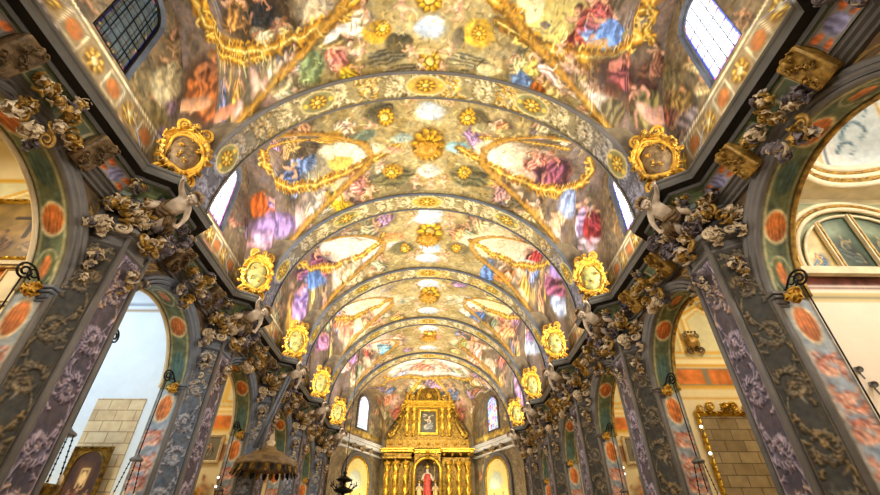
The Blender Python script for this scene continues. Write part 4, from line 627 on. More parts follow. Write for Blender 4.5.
# cornice with frieze, one per side
PR = [(0, .885), (.012, .885), (.012, .893), (.021, .896), (.021, .906), (.03, .909), (.03, .915), (.034, .917)]
COVE = [(.034, .917), (.037, .93), (.046, .943), (.06, .952), (.076, .956)]
PRT = [(.076, .956), (.08, .956), (.083, .959), (.083, .968), (.084, .968), (.112, .968), (.113, .970), (.117, .978), (.117, .988), (.1215, .992), (.1215, 1.0), (.09, 1.003), (.03, 1.003)]
def plan(sg):
    p = []
    for k, yk in enumerate(PY): p += [(sg*.95, yk-.107), (sg*.874, yk-.055), (sg*.874, yk+.055), (sg*.95, yk+.107)]
    p = [(sg*.95, PY[0]-.12)]+p[2:] if False else [(sg*.95, PY[0]-.2)]+p
    return p if sg > 0 else p[::-1]
def frieze_canvas():
    c = Cv(4.9, .5, 40, (.46, .42, .36), 41); c.img *= 1+.2*c.n1[..., None]; L = 4.9
    return c
for sg in (-1, 1):
    pl = [(x*K, y*K) for x, y in plan(sg)]
    for nm, pr, mt in (('architrave', PR, 'stone'), ('cornice', PRT, None), ('frieze', COVE, None)):
        mb = MB(); vs, fs = sweep(pl, [(o*K, EYE+z*K) for o, z in pr])
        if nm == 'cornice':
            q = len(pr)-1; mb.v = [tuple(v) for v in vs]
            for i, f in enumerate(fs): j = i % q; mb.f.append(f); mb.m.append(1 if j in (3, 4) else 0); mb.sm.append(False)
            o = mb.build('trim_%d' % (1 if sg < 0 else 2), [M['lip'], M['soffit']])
        else:
            mb.add(vs, fs, 0, False); o = mb.build('trim_%d' % ({'architrave': 3, 'frieze': 5}[nm]+(sg > 0)), M['stone'] if nm == 'architrave' else M['green_marble'])
        tag(o, kind='structure')
# floor, rear wall
mb = MB(); mb.box((-1.8*K, -.7*K, -.1), (1.8*K, 5.2*K, 0)); tag(mb.build('floor', M['floor']), kind='structure')
for sg in (-1, 1):
    mb = MB(); mb.box((min(sg*.83, sg*1.76)*K, 4.17*K, 0), (max(sg*.83, sg*1.76)*K, 4.22*K, EYE+1.3*K)); tag(mb.build('wall_apse', M['fresco_plain']), kind='structure')
mb = MB(); x0, x1 = -1.8*K, 1.8*K; mb.box((x0, -.76*K, 0), (x1, -.7*K, EYE+1.8*K)); tag(mb.build('wall_rear', M['cream']), kind='structure')
# ------------------------------------------------------------------ stucco leaf work
def spray(mb, o, nor, up, n, size, seed, ms=(0, 1, 2), spread=1., flat=.35, flowers=2):
    r = random.Random(seed); nor = Vector(nor).normalized(); up = Vector(up); up = (up-nor*up.dot(nor)).normalized(); sd = nor.cross(up); o = Vector(o)
    for i in range(n):
        a = 2*PI*i/n*spread+r.uniform(-.3, .3); d = sd*math.sin(a)+up*math.cos(a); k = r.uniform(.75, 1.2)
        lay = i % 3
        mb.leaf(o+nor*size*(.05+.14*lay)+d*size*.08, d+nor*(flat+.35*lay), nor, size*k*(.75-.13*lay), r.uniform(.26, .36), r.uniform(1.3, 2.6), r.choice([3, 4, 5]), m=r.choice(ms), th=.07)
    for i in range(flowers):
        p = o+nor*size*.35+sd*r.uniform(-.25, .25)*size+up*r.uniform(-.25, .25)*size; rr_ = size*r.uniform(.09, .15); m = r.choice(ms)
        mb.ball(p, rr_, m, nu=10, nv=6)
        for k in range(6):
            a = k*PI/3; mb.ball(p+sd*math.sin(a)*rr_*1.1+up*math.cos(a)*rr_*1.1, rr_*.6, m, nu=8, nv=5)
def scroll(mb, o, d, n, size, m=0, turns=1.6, rad=.09, sgn=1):
    d = Vector(d).normalized(); n = Vector(n).normalized(); pts = []; rs = []
    for i in range(26):
        t = i/25; a = t*turns*2*PI; q = size*(1-.8*t)*.5; c = Vector(o)+n*size*.5
        pts.append(c+(d*math.sin(a)-n*math.cos(a))*q*sgn if sgn > 0 else c+(-d*math.sin(a)-n*math.cos(a))*q); rs.append(size*rad*(1-.45*t))
    mb.tube(pts, rs, 7, m)
STU = [M['stucco'], M['ochre'], M['violet']]
def rot_from(nor, up=(0, 0, 1)):
    n = Vector(nor).normalized(); u = Vector(up); u = (u-n*u.dot(n)).normalized(); s_ = u.cross(n); return Matrix((s_, u, n)).transposed().to_4x4()
def proto_spray(seed, n, size, ms=(0, 1, 2), flowers=3, drop=0):
    """mesh in a local frame: X sideways, Y up, Z out of the wall"""
    mb = MB(); spray(mb, (0, 0, 0), (0, 0, 1), (0, 1, 0), n, size, seed, ms, flowers=flowers); r = random.Random(seed)
    for k in range(drop):
        s_ = size*(.62-.09*k); spray(mb, (r.uniform(-.06, .06), -size*(.62+.62*k), size*.04), (0, 0, 1), (0, -1, 0), 8, s_, seed+k+5, ms, flowers=1)
        mb.leaf((0, -size*(.3+.62*k), .02), (0, -1, .3), (0, 0, 1), s_*.9, .35, 1.6, m=r.choice(ms))
    return mb
def mesh_of(mb, name, mats): o = mb.build(name, mats); me = o.data; bpy.data.objects.remove(o); return me
def big_cluster(seed, R, n, size, ms):
    mb = MB(); r = random.Random(seed)
    for i in range(n):
        a = 2*PI*i/n*2.4+r.uniform(-.3, .3); q = R*math.sqrt((i+.5)/n); o = (q*math.cos(a)*1.1, q*math.sin(a), .12*(1-q/R)); m_ = r.choice(ms); spray(mb, o, (.5*math.cos(a), .5*math.sin(a), 1), (math.cos(a), math.sin(a), 0), 8, size*r.uniform(.8, 1.2), seed*31+i, (m_, m_, r.choice(ms)), flowers=r.choice([0, 1]))
    for e in (-1, 1): scroll(mb, (e*R*.5, -R*.3, .1), (e, 0, 0), (0, -1, .3), size*.8, r.choice(ms), rad=.14)
    return mb
ME_KEY = [mesh_of(big_cluster(s, .5, 12, .36, (0, 1, 2, 1, 0) if s % 2 else (0, 0, 1, 2)), 'keystone_leaves', STU) for s in (1, 2)]
ME_CAP = [mesh_of(big_cluster(s, .34, 7, .37, ms), 'capital_leaves', STU) for s, ms in ((11, (0, 0, 0, 1)), (12, (1, 1, 0, 2)), (13, (2, 2, 0)))]
ME_DROP = [mesh_of(proto_spray(s, 11, .36, ms, 1, 2), 'leaf_drop', STU) for s, ms in ((21, (0, 0, 2)), (22, (1, 0, 2)), (23, (2, 2, 0)))]
ME_ARCH = mesh_of(proto_spray(31, 14, .3, (2, 2, 0), 2, 0), 'archivolt_leaves', STU)
ME_IMP = mesh_of(proto_spray(41, 14, .4, (1,), 2, 0), 'impost_leaves', [M['stucco'], M['yellow'], M['ochre']])
def put(me, name, loc, nor, up=(0, 0, 1), parent=None, sc=1., world=True):
    o = bpy.data.objects.new(name, me); C.objects.link(o); m = Matrix.Translation(loc) @ rot_from(nor, up) @ Matrix.Scale(sc, 4)
    if parent is not None: o.parent = parent; o.matrix_parent_inverse = Matrix.Identity(4); m = Matrix.Translation(-Vector(parent.location)) @ m
    o.matrix_local = m; return o

# ------------------------------------------------------------------ piers
PH = (.765-FLOORZ)*K
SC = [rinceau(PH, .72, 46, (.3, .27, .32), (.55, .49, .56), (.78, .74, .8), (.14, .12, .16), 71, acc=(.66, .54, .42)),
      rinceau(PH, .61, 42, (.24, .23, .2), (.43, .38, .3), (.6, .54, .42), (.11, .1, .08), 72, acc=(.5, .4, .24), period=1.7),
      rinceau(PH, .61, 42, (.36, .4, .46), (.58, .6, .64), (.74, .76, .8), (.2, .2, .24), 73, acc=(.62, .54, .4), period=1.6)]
for c in SC: c.speck(.12, .04)
PLO = [(-.107, .95), (-.055, .874), (.055, .874), (.107, .95)]
def pier_name(k, sg): return '%s %s' % (['rearmost', 'overhead', 'nearest', 'second', 'third', 'fourth', 'fifth'][k], SIDE[sg])
for k in range(0, 7):
    yk = PY[k]
    for sg in (-1, 1):
        root = empty('pilaster', W(sg*.95, yk, FLOORZ))
        lab = {0: 'painted pilaster at the very back of the nave on the %s' % SIDE[sg], 1: 'painted pilaster beside the viewer on the %s' % SIDE[sg], 2: 'tall pilaster with violet scroll reliefs, closest to the viewer on the %s' % SIDE[sg], 6: 'narrow far pilaster at the altar arch on the %s' % SIDE[sg]}.get(k, 'violet and grey scroll-carved pilaster, %s from the viewer along the %s side' % (ORD[k], SIDE[sg]))
        tag(root, lab, 'pilaster', 'pilasters of the nave'); off = Matrix.Translation(-root.location)
        L_ = lambda x, y, z: Vector(W(x, y, z))-root.location
        mb = MB(); pts = [(sg*x, yk+dy) for dy, x in PLO]
        n = 4; vs = [L_(x, y, z) for z in (FLOORZ, .9) for x, y in pts]; mb.add(vs, [(0, 1, 5, 4), (1, 2, 6, 5), (2, 3, 7, 6), (3, 0, 4, 7), (0, 3, 2, 1)]); mb.build('shaft', M['stone_d'], root)
        # moulded corners, base and ledge
        mb = MB()
        for (x, y) in pts: mb.tube([L_(x-sg*.003, y, FLOORZ+.12), L_(x-sg*.003, y, .9)], .055, 8)
        mb.build('corner_moulding', M['stone'], root)
        pth = pts if sg > 0 else pts[::-1]; pw = [(x*K-root.location.x, y*K-root.location.y) for x, y in pth]
        for nm, prf, mt in (('base', [(.001, 0), (.03, 0), (.03, .06), (.018, .075), (.024, .09), (.008, .11), (.001, .12)], 'stone'),):
            vs, fs = sweep(pw, [(o*K, z*K) for o, z in prf]); mb = MB(); mb.add(vs, fs); mb.build(nm, M[mt], root)
        LD = [(.0, .755), (.006, .76), (.006, .768), (.001, .772), (.001, .79), (.012, .797), (.012, .803), (.024, .808), (.026, .82), (.02, .824), (.0, .83)]
        cap = MB(); vs, fs = sweep(pw, [(o*K, (z-FLOORZ)*K) for o, z in LD]); cap.add(vs, fs)
        cap = cap.build('capital', M['stone_b'] if sg < 0 and k > 2 else M['stone'], root)
        res = {0: .15, 1: .2, 2: 1, 3: .9, 4: .7, 5: .5, 6: .4}[k]
        for f in range(3):
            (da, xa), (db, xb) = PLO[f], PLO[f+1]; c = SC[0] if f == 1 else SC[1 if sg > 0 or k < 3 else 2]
            nx, ny = (xb-xa), (db-da); ln = math.hypot(nx, ny); ox, oy = -ny/ln, nx/ln   # outward: toward the nave
            if f == 1: ox, oy = -1, 0
            if f == 0: ox, oy = -abs(db-da)/ln, -abs(xb-xa)/ln
            if f == 2: ox, oy = -abs(db-da)/ln, abs(xb-xa)/ln
            def pf(U, V):
                t = .1+.8*U; x = sg*(xa+(xb-xa)*t+ox*.002); y = yk+da+(db-da)*t+oy*.002; return x*K+0*V, y*K+0*V, EYE+(FLOORZ+.13+(.75-FLOORZ-.13)*V)*K
            vlo = 0
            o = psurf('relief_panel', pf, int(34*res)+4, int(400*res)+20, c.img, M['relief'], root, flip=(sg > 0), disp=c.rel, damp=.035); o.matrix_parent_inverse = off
        if k >= 1:
            nrm = {0: (-sg*.56, -.83), 1: (-sg, 0), 2: (-sg*.56, .83)}
            for f in (0, 1):
                (da, xa), (db, xb) = PLO[f], PLO[f+1]; nx, ny = nrm[f]; cx, cy = sg*(xa+xb)/2, yk+(da+db)/2
                nv = Vector((nx, ny, 0)).normalized()
                put(ME_CAP[0 if f == 0 else 1], 'acanthus_leaves', Vector(W(cx, cy, .845))+nv*.06, nv, parent=root).parent = cap
                put(ME_DROP[(f+(sg > 0)) % 3], 'leaf_drop', Vector(W(cx, cy, .7))+nv*.05, nv, parent=root, sc=.95).parent = cap
                # volutes under the cornice
                for e in (-1, 1):
                    mb = MB(); tv = Vector((-ny, nx, 0)); scroll(mb, Vector(W(cx, cy, .87))+tv*e*.22+nv*.05-root.location, tv*e, nv, .3, 0)
                    mb.build('volute', M['violet'] if f else M['stone'], cap)
            put(ME_CAP[2], 'acanthus_leaves', W(sg*.835, yk+.06, .9), (-sg, .2, -.4), parent=root, sc=.9).parent = cap
            put(ME_CAP[1], 'acanthus_leaves', W(sg*.875, yk-.085, .93), (-sg*.7, -.6, -.5), parent=root, sc=.95).parent = cap

# ------------------------------------------------------------------ putti
def skin(name, V_, E_, R_, mat_, parent=None, sub=2):
    me = bpy.data.meshes.new(name); me.from_pydata(V_, E_, []); o = bpy.data.objects.new(name, me); C.objects.link(o)
    o.modifiers.new('s', 'SKIN'); 
    for i, r in enumerate(R_): me.skin_vertices[0].data[i].radius = (r, r)
    me.skin_vertices[0].data[0].use_root = True
    s = o.modifiers.new('u', 'SUBSURF'); s.levels = sub; s.render_levels = sub
    dg = bpy.context.evaluated_depsgraph_get(); dg.update(); m2 = bpy.data.meshes.new_from_object(o.evaluated_get(dg)); bpy.data.objects.remove(o); m2.name = name
    for p in m2.polygons: p.use_smooth = True
    m2.materials.clear(); m2.materials.append(mat_); return m2
def putto_meshes(mx):
    """flying cherub, body along +Z (head up), belly towards +Y; 1.1 m"""
    J = {'pel': (0, 0, .42), 'bel': (0, .05, .54), 'che': (0, .02, .7), 'nek': (0, .02, .81), 'hd0': (0, .04, .88), 'hd1': (0, .07, .97), 'hd2': (0, .05, 1.03),
         'shl': (-.12, .0, .76), 'ell': (-.27, .1, .84), 'wrl': (-.36, .2, .96), 'hal': (-.38, .24, 1.02), 'shr': (.12, .0, .76), 'elr': (.28, .04, .66), 'wrr': (.36, .16, .58), 'har': (.38, .21, .55),
         'hpl': (-.09, 0, .4), 'knl': (-.16, .22, .28), 'anl': (-.14, .1, .06), 'ftl': (-.15, .2, .0), 'hpr': (.09, 0, .4), 'knr': (.2, .12, .16), 'anr': (.26, -.06, -.06), 'ftr': (.28, .0, -.14)}
    Rr = {'pel': .13, 'bel': .145, 'che': .13, 'nek': .06, 'hd0': .085, 'hd1': .125, 'hd2': .1, 'shl': .075, 'ell': .05, 'wrl': .035, 'hal': .035, 'shr': .075, 'elr': .05, 'wrr': .035, 'har': .035,
          'hpl': .105, 'knl': .078, 'anl': .045, 'ftl': .035, 'hpr': .105, 'knr': .078, 'anr': .045, 'ftr': .035}
    E = [('pel', 'bel'), ('bel', 'che'), ('che', 'nek'), ('nek', 'hd0'), ('hd0', 'hd1'), ('hd1', 'hd2'), ('che', 'shl'), ('shl', 'ell'), ('ell', 'wrl'), ('wrl', 'hal'), ('che', 'shr'), ('shr', 'elr'), ('elr', 'wrr'), ('wrr', 'har'),
         ('pel', 'hpl'), ('hpl', 'knl'), ('knl', 'anl'), ('anl', 'ftl'), ('pel', 'hpr'), ('hpr', 'knr'), ('knr', 'anr'), ('anr', 'ftr')]
    names = list(J); Vs = [J[n] for n in names]; Rs = [Rr[n] for n in names]; Es = [(names.index(a), names.index(b)) for a, b in E]
    def chain(p0, d, L, r, base):
        nonlocal Vs, Rs, Es
        prev = base; p = Vector(p0)
        for j in range(2): p = p+Vector(d).normalized()*L*.5+Vector((0, .006*j, 0)); Vs.append(tuple(p)); Rs.append(r); Es.append((prev, len(Vs)-1)); prev = len(Vs)-1
    for hand, el, s in (('hal', 'wrl', -1), ('har', 'wrr', 1)):
        h = Vector(J[hand]); w = Vector(J[el]); dd = (h-w).normalized(); sd = dd.cross(Vector((0, 1, 0))).normalized(); b = names.index(hand)
        for q in range(4): chain(h+sd*(q-1.5)*.018, dd+sd*(q-1.5)*.22, .075-.008*abs(q-1.2), .011, b)
        chain(h-sd*.03, dd*.4-sd, .05, .012, b)
    Vs = [(x*mx, y, z) for x, y, z in Vs]
    body = skin('body', Vs, Es, Rs, M['flesh'])
    mb = MB(); h = Vector((0, .07, .97))      # face and ears
    mb.ball((0, .2, .965), (.016, .026, .02), 0); mb.ball((-.05*mx, .175, .945), (.035, .025, .03), 0); mb.ball((.05*mx, .175, .945), (.035, .025, .03), 0); mb.ball((0, .18, .9), (.03, .02, .022), 0)
    mb.ball((0, .19, .925), (.024, .012, .008), 1)
    for e in (-1, 1): mb.ball((e*.045, .185, .99), (.02, .012, .012), 1)
    face = mb; ears = []
    for e in (-1, 1): eb = MB(); eb.ball((e*.125, .06, .96), (.018, .03, .035), 0); ears.append(mesh_of(eb, 'ear', [M['flesh']]))
    mb = MB(); r = random.Random(5)
    for i in range(46):
        a = r.uniform(0, 2*PI); p = r.uniform(.1, 1.); d = Vector((math.sin(a)*math.sin(p*1.9), -abs(math.cos(a))*math.sin(p*1.9)*.9+.1, math.cos(p*1.5)+.1)); d.normalize(); q = h+Vector((d.x*.12, d.y*.13, d.z*.12+.02)); mb.ball(q, r.uniform(.026, .042), 0, nu=8, nv=6)
    hair = mb
    mb = MB(); 
    for q in range(3):
        pts = [((.15-.02*q)*math.cos(t)*mx, .03+(.16+.01*q)*math.sin(t), .47+.05*math.sin(t*2+q)-.05*q) for t in [i*2*PI/24 for i in range(24)]]; mb.tube(pts, .04, 8, closed=True)
    for q in range(4): mb.tube([(.12*mx+q*.02*mx, .1-q*.03, .45), ((.2+q*.03)*mx, .14-q*.05, .36), ((.24+q*.05)*mx, .06-q*.06, .24), ((.22+q*.08)*mx, .1-q*.05, .12)], [.05, .05, .04, .02], 8)
    cloth = mb
    return body, mesh_of(face, 'face', [M['flesh'], M['hair']]), mesh_of(hair, 'hair', [M['hair']]), mesh_of(cloth, 'sash', [M['brown']]), ears[0], ears[1]
PM = {1: putto_meshes(1), -1: putto_meshes(-1)}
def put_putto(loc, axis, belly, sc, mx, label, group='stucco cherubs at the pilaster tops', name='cherub_statue'):
    root = empty(name, loc, label, 'statue', group); z = Vector(axis).normalized(); y = Vector(belly); y = (y-z*y.dot(z)).normalized(); x = y.cross(z); R4 = Matrix((x, y, z)).transposed().to_4x4(); root.rotation_euler = R4.to_euler(); root.scale = (sc,)*3
    bd = None
    for n, me in zip(('body', 'face', 'hair', 'sash', 'ear', 'ear'), PM[mx]):
        o = bpy.data.objects.new(n, me); C.objects.link(o); o.parent = bd if n in ('face', 'hair', 'ear') else root
        if n == 'body': bd = o
    return root
for k in range(2, 7):
    for sg in (-1, 1):
        put_putto(Vector(W(sg*.868, PY[k]-.03, .90)), (-sg*.9, -.2, .3), (-sg*.1, -.75, -.6), 1.1, sg, 'pale stucco cherub leaning out beneath the cornice on the %s pilaster' % pier_name(k, sg))
        if k < 5:
            mb = proto_spray(50+k, 12, .34, (0, 1, 2), 3); 
# ------------------------------------------------------------------ gilded cartouches at the springing of each rib
def cartouche_meshes(col, seed):
    mb = MB(); prof = [(.001, .16), (.12, .155), (.24, .12), (.31, .05), (.33, 0)]; mb.lathe(prof, 28, 0, Matrix.Diagonal((1.12, 1.45, 1, 1)))
    disc = mb; mb = MB()
    for q in range(3):
        rr_ = .38+.04*q; mb.tube([(rr_*math.cos(t)*(1+.07*math.cos(5*t+q)), rr_*1.28*math.sin(t)*(1+.06*math.sin(4*t)), .06+.05*math.sin(3*t+q*2)) for t in [i*2*PI/48 for i in range(48)]], .04-.006*q, 8, closed=True)
    r = random.Random(seed)
    for i in range(30):
        a = 2*PI*i/30; d = Vector((math.cos(a), math.sin(a)*1.2, .25)); mb.leaf((.38*math.cos(a), .5*math.sin(a), .03), d+Vector((-d.y, d.x, 0))*.5, (0, 0, 1), r.uniform(.26, .4), .36, r.uniform(1.5, 2.6), m=r.choice((0, 0, 1)))
    for i in range(5): a = 2*PI*i/5+r.random()*.4; q = r.uniform(.12, .24); spray(mb, (q*math.cos(a), q*1.4*math.sin(a), .13), (.3*math.cos(a), .3*math.sin(a), 1), (math.cos(a), math.sin(a), 0), 5, .16, seed+i, (0, 1), flowers=0)
    for i in range(12): a = 2*PI*i/12; spray(mb, (.52*math.cos(a), .66*math.sin(a), .0), (math.cos(a)*.6, math.sin(a)*.6, 1), (math.cos(a), math.sin(a), 0), 6, r.uniform(.13, .2), seed+i+20, (0, 0, 1), flowers=r.choice([0, 1]))
    for e in (-1, 1): scroll(mb, (e*.25, .55, .05), (e, 0, 0), (0, 1, 0), .34, 0, rad=.13); scroll(mb, (e*.3, -.5, .05), (e, 0, 0), (0, -1, 0), .34, 0, rad=.13)
    spray(mb, (0, .68, .08), (0, 0, 1), (0, 1, 0), 9, .3, seed, (0, 1)); spray(mb, (0, -.66, .08), (0, 0, 1), (0, -1, 0), 8, .26, seed+1, (0, 1))
    return mesh_of(disc, 'cartouche_shield', [M['brown'] if col == 0 else M['cart_green']]), mesh_of(mb, 'scroll_frame', [M['yellow'], M['ochre']])
M['cart_green'] = mat('cartouche_shield_green', (.7, .68, .42), .45, scale=4., col2=(.42, .44, .26))
CM = [cartouche_meshes(0, 3), cartouche_meshes(1, 8)]
for k in range(2, 7):
    for sg in (-1, 1):
        root = empty('cartouche', Vector(W(sg*.795, PY[k]-.105, 1.115)), 'gilded scrolled cartouche above the cornice at the %s pilaster' % pier_name(k, sg), 'ornament', 'gilded cartouches at the rib feet')
        root.rotation_euler = rot_from((-sg*.62, -.74, -.12)).to_euler(); root.scale = (.9, .98, .9)
        for n, me in zip(('shield', 'scroll_frame'), CM[0 if k == 2 else 1]): o = bpy.data.objects.new(n, me); C.objects.link(o); o.parent = root
# ------------------------------------------------------------------ archivolts, keystones, imposts, consoles
AP = [(0, .952), (-.001, .942), (.006, .937), (.011, .942), (.013, .934), (.022, .93), (.026, .937), (.029, .928), (.037, .928), (.039, .952)]
mbc = MB(); mbc.box((-.21, -.34, -.14), (.21, .34, .12), 0, bev=.03)
for sgn in (-1, 1):
    scroll(mbc, (0, sgn*.24, .1), (0, sgn, 0), (0, 0, 1), .18, 0, rad=.2)
_r = random.Random(4)
for i in range(9): spray(mbc, (_r.uniform(-.13, .13), -.26+.065*i, .1), (0, 0, 1), (_r.uniform(-1, 1), 1, 0), 6, .17, 9+i, (0,), flowers=1)
ME_CON = mesh_of(mbc, 'frieze_console', [M['brown']]); mbc2 = MB(); mbc2.v = mbc.v; mbc2.f = mbc.f; mbc2.m = mbc.m; mbc2.sm = mbc.sm; ME_CON2 = mesh_of(mbc2, 'frieze_console_gilt', [M['ochre']])
M['diaper'] = None
def frieze_panel(sg, ya, yb, kind, idx):
    """moulded field lying on the cove between consoles"""
    L = (yb-ya)*K; c = Cv(L, .5, 60, (.45, .5, .4) if kind == 'green' else (.62, .6, .58), idx); c.img *= 1+.2*c.n1[..., None]
    if kind == 'green': c.stroke([(.05, .06), (L-.05, .06), (L-.05, .44), (.05, .44), (.05, .06)], .05, (.8, .76, .62), soft=.2)
    else:
        c.blob((L/2, .25), (.17, .0), (0, .2), (.55, .54, .68), soft=.1, fold=.2, warp=.03)
        for e in (-1, 1):
            for f in (-1, 1): c.blob((L/2+e*.28, .25+f*.13), (.13, .04*f*e), (0, .09), (.84, .47, .25), soft=.2, fold=.15)
        c.stroke([(.03, .03), (L-.03, .03), (L-.03, .47), (.03, .47), (.03, .03)], .04, (.45, .42, .4), soft=.2)
    q = np.array(COVE)
    def f(U, V):
        t = .08+.84*V; s = np.linspace(0, 1, len(q)); return sg*(.95-np.interp(t, s, q[:, 0])-.004)*K, (ya+(yb-ya)*U)*K+0*V, EYE+(np.interp(t, s, q[:, 1])-.004)*K
    o = psurf('trim_panel', f, 30, 16, c.img, M['relief']); tag(o, kind='structure')
ARR = {}
for b in range(-1, 5):
    y0, y1, yc, r = bay_geo(b); yc2 = .683 if b == 0 else yc
    for sg in (-1, 1):
        nm = 'the %s arch on the %s' % (BORD[b+1], SIDE[sg]); root = empty('archivolt', W(sg*.95, yc, IMP), 'grey moulded archivolt around %s' % nm, 'arch', 'archivolts of the side chapels')
        mb = MB(); n = 48; vs = []; fs = []
        for i in range(n+1):
            a = PI*i/n
            for (dr, x) in AP: vs.append(Vector(W(sg*x, yc-(r+dr)*math.cos(a), IMP+(r+dr)*math.sin(a)))-root.location)
        q = len(AP)
        for i in range(n):
            for j in range(q-1): fs.append((i*q+j, i*q+j+1, i*q+j+1+q, i*q+j+q))
        mb.add(vs, fs, 0, True); mb.m = [1 if i_ % (q-1) in (2, 5) else 0 for i_ in range(len(fs))]; mb.build('moulded_ring', [M['stone_b'] if (sg < 0 and b > 0) else M['stone'], M['soffit']], root)
        mb = MB(); mb.tube([Vector(W(sg*1.04, yc-(r-.004)*math.cos(PI*i/48), IMP+(r-.004)*math.sin(PI*i/48)))-root.location for i in range(49)], .045, 8); mb.build('inner_moulding', M['ochre'] if sg > 0 else M['cream'], root)
        for e in (-1, 1):
            mb = MB(); yj = yc+e*r
            for (z0, z1, o) in ((.548, .556, .004), (.557, .57, .008), (.571, .58, .013), (.581, .59, .018)):
                lo = Vector(W(min(sg*(.95-o), sg*.975), min(yj-e*o, yj+e*(.05+o)), z0))-root.location; hi = Vector(W(max(sg*(.95-o), sg*.975), max(yj-e*o, yj+e*(.05+o)), z1))-root.location; mb.box(tuple(lo), tuple(hi), 0, bev=.012)
            mb.build('impost', M['stone_b'] if sg < 0 else M['stone'], root)
            if b >= 0: put(ME_IMP, 'gilded_leaves', Vector(W(sg*.985, yj-e*.01, .575)), (-sg*.5, -e*.9, -.25), parent=root, sc=.85)
            if b >= 0: put(ME_ARCH, 'leaf_ornament', Vector(W(sg*.93, yc+e*(r+.03)*.78, IMP+(r+.03)*.62)), (-sg, 0, -.3), parent=root)
        if b >= 0:
            for e in (-1, 1):
                root = empty('frieze_console', W(sg*.895, yc2+e*.141, .922), 'carved scroll block under the cornice, %s side of %s' % ('near' if e < 0 else 'far', nm), 'ornament', 'carved blocks of the frieze')
                root.rotation_euler = rot_from((-sg*.8, 0, -.6)).to_euler(); o = bpy.data.objects.new('carved_block', ME_CON if sg < 0 else ME_CON2); C.objects.link(o); o.parent = root
            root = empty('keystone_ornament', W(sg*.915, yc2, .895), 'leafy stucco keystone cluster crowning %s' % nm, 'ornament', 'keystone clusters over the arches')
            put(ME_KEY[(b+(sg > 0)) % 2], 'leaf_cluster', W(sg*.915, yc2, .9), (-sg*.9, 0, -.45), parent=root)
            if b == 0 and sg > 0: pass
            frieze_panel(sg, yc2-.141+.035, yc2-.03, 'green', 1); frieze_panel(sg, yc2+.03, yc2+.141-.035, 'green', 2)
            frieze_panel(sg, max(y0+.12, yc2-.3), yc2-.141-.035, 'diaper', 3); frieze_panel(sg, yc2+.141+.035, min(y1-.115, yc2+.3), 'diaper', 4)
def area(name, loc, d, sx, sy, power, col=(1, .93, .82), spread=None):
    l = bpy.data.lights.new(name, 'AREA'); l.shape = 'RECTANGLE'; l.size = sx; l.size_y = sy; l.energy = power; l.color = col
    if spread: l.spread = spread
    o = bpy.data.objects.new(name, l); C.objects.link(o); o.location = loc; o.rotation_euler = Vector(d).to_track_quat('-Z', 'Y').to_euler(); return o
# ------------------------------------------------------------------ chapels behind the arches
CX0, CX1, CZ = 1.04, 1.75, 1.25
def pic_canvas(w, h, base, items, seed=1, res=60):
    c = Cv(w, h, res, base, seed); c.img *= 1+.2*c.n1[..., None]
    for it in items: it(c)
    c.speck(.1, .03, seed); return c
def plaster_canvas(kind):
    w, h = (CX1-CX0)*K, (CZ-FLOORZ)*K; ori = (CX0*K, FLOORZ*K)
    c = Cv(w, h, 26, {'white': (.86, .9, .93), 'cream': (.93, .87, .7), 'pale': (.93, .87, .78)}[kind], 3, ori); c.img *= 1+.03*c.n1[..., None]
    return c
def chan(c, x, z): return (x*K, z*K)
def rect(c, x0, z0, x1, z1, col, **k): c.blob(((x0+x1)/2*K, (z0+z1)/2*K), ((x1-x0)/2*K, 0), (0, (z1-z0)/2*K), col, **k)
def fill(c, x0, z0, x1, z1, col, n=.08):
    i0, i1, j0, j1 = c.win(x0*K, x1*K, z0*K, z1*K); c.img[j0:j1-1, i0:i1-1] = np.array(col)*(1+n*c.n1[j0:j1-1, i0:i1-1, None]+n*c.n3[j0:j1-1, i0:i1-1, None])
def line(c, pts, w, col): c.stroke([(x*K, z*K) for x, z in pts], w, col, soft=.25)
LABW = {}
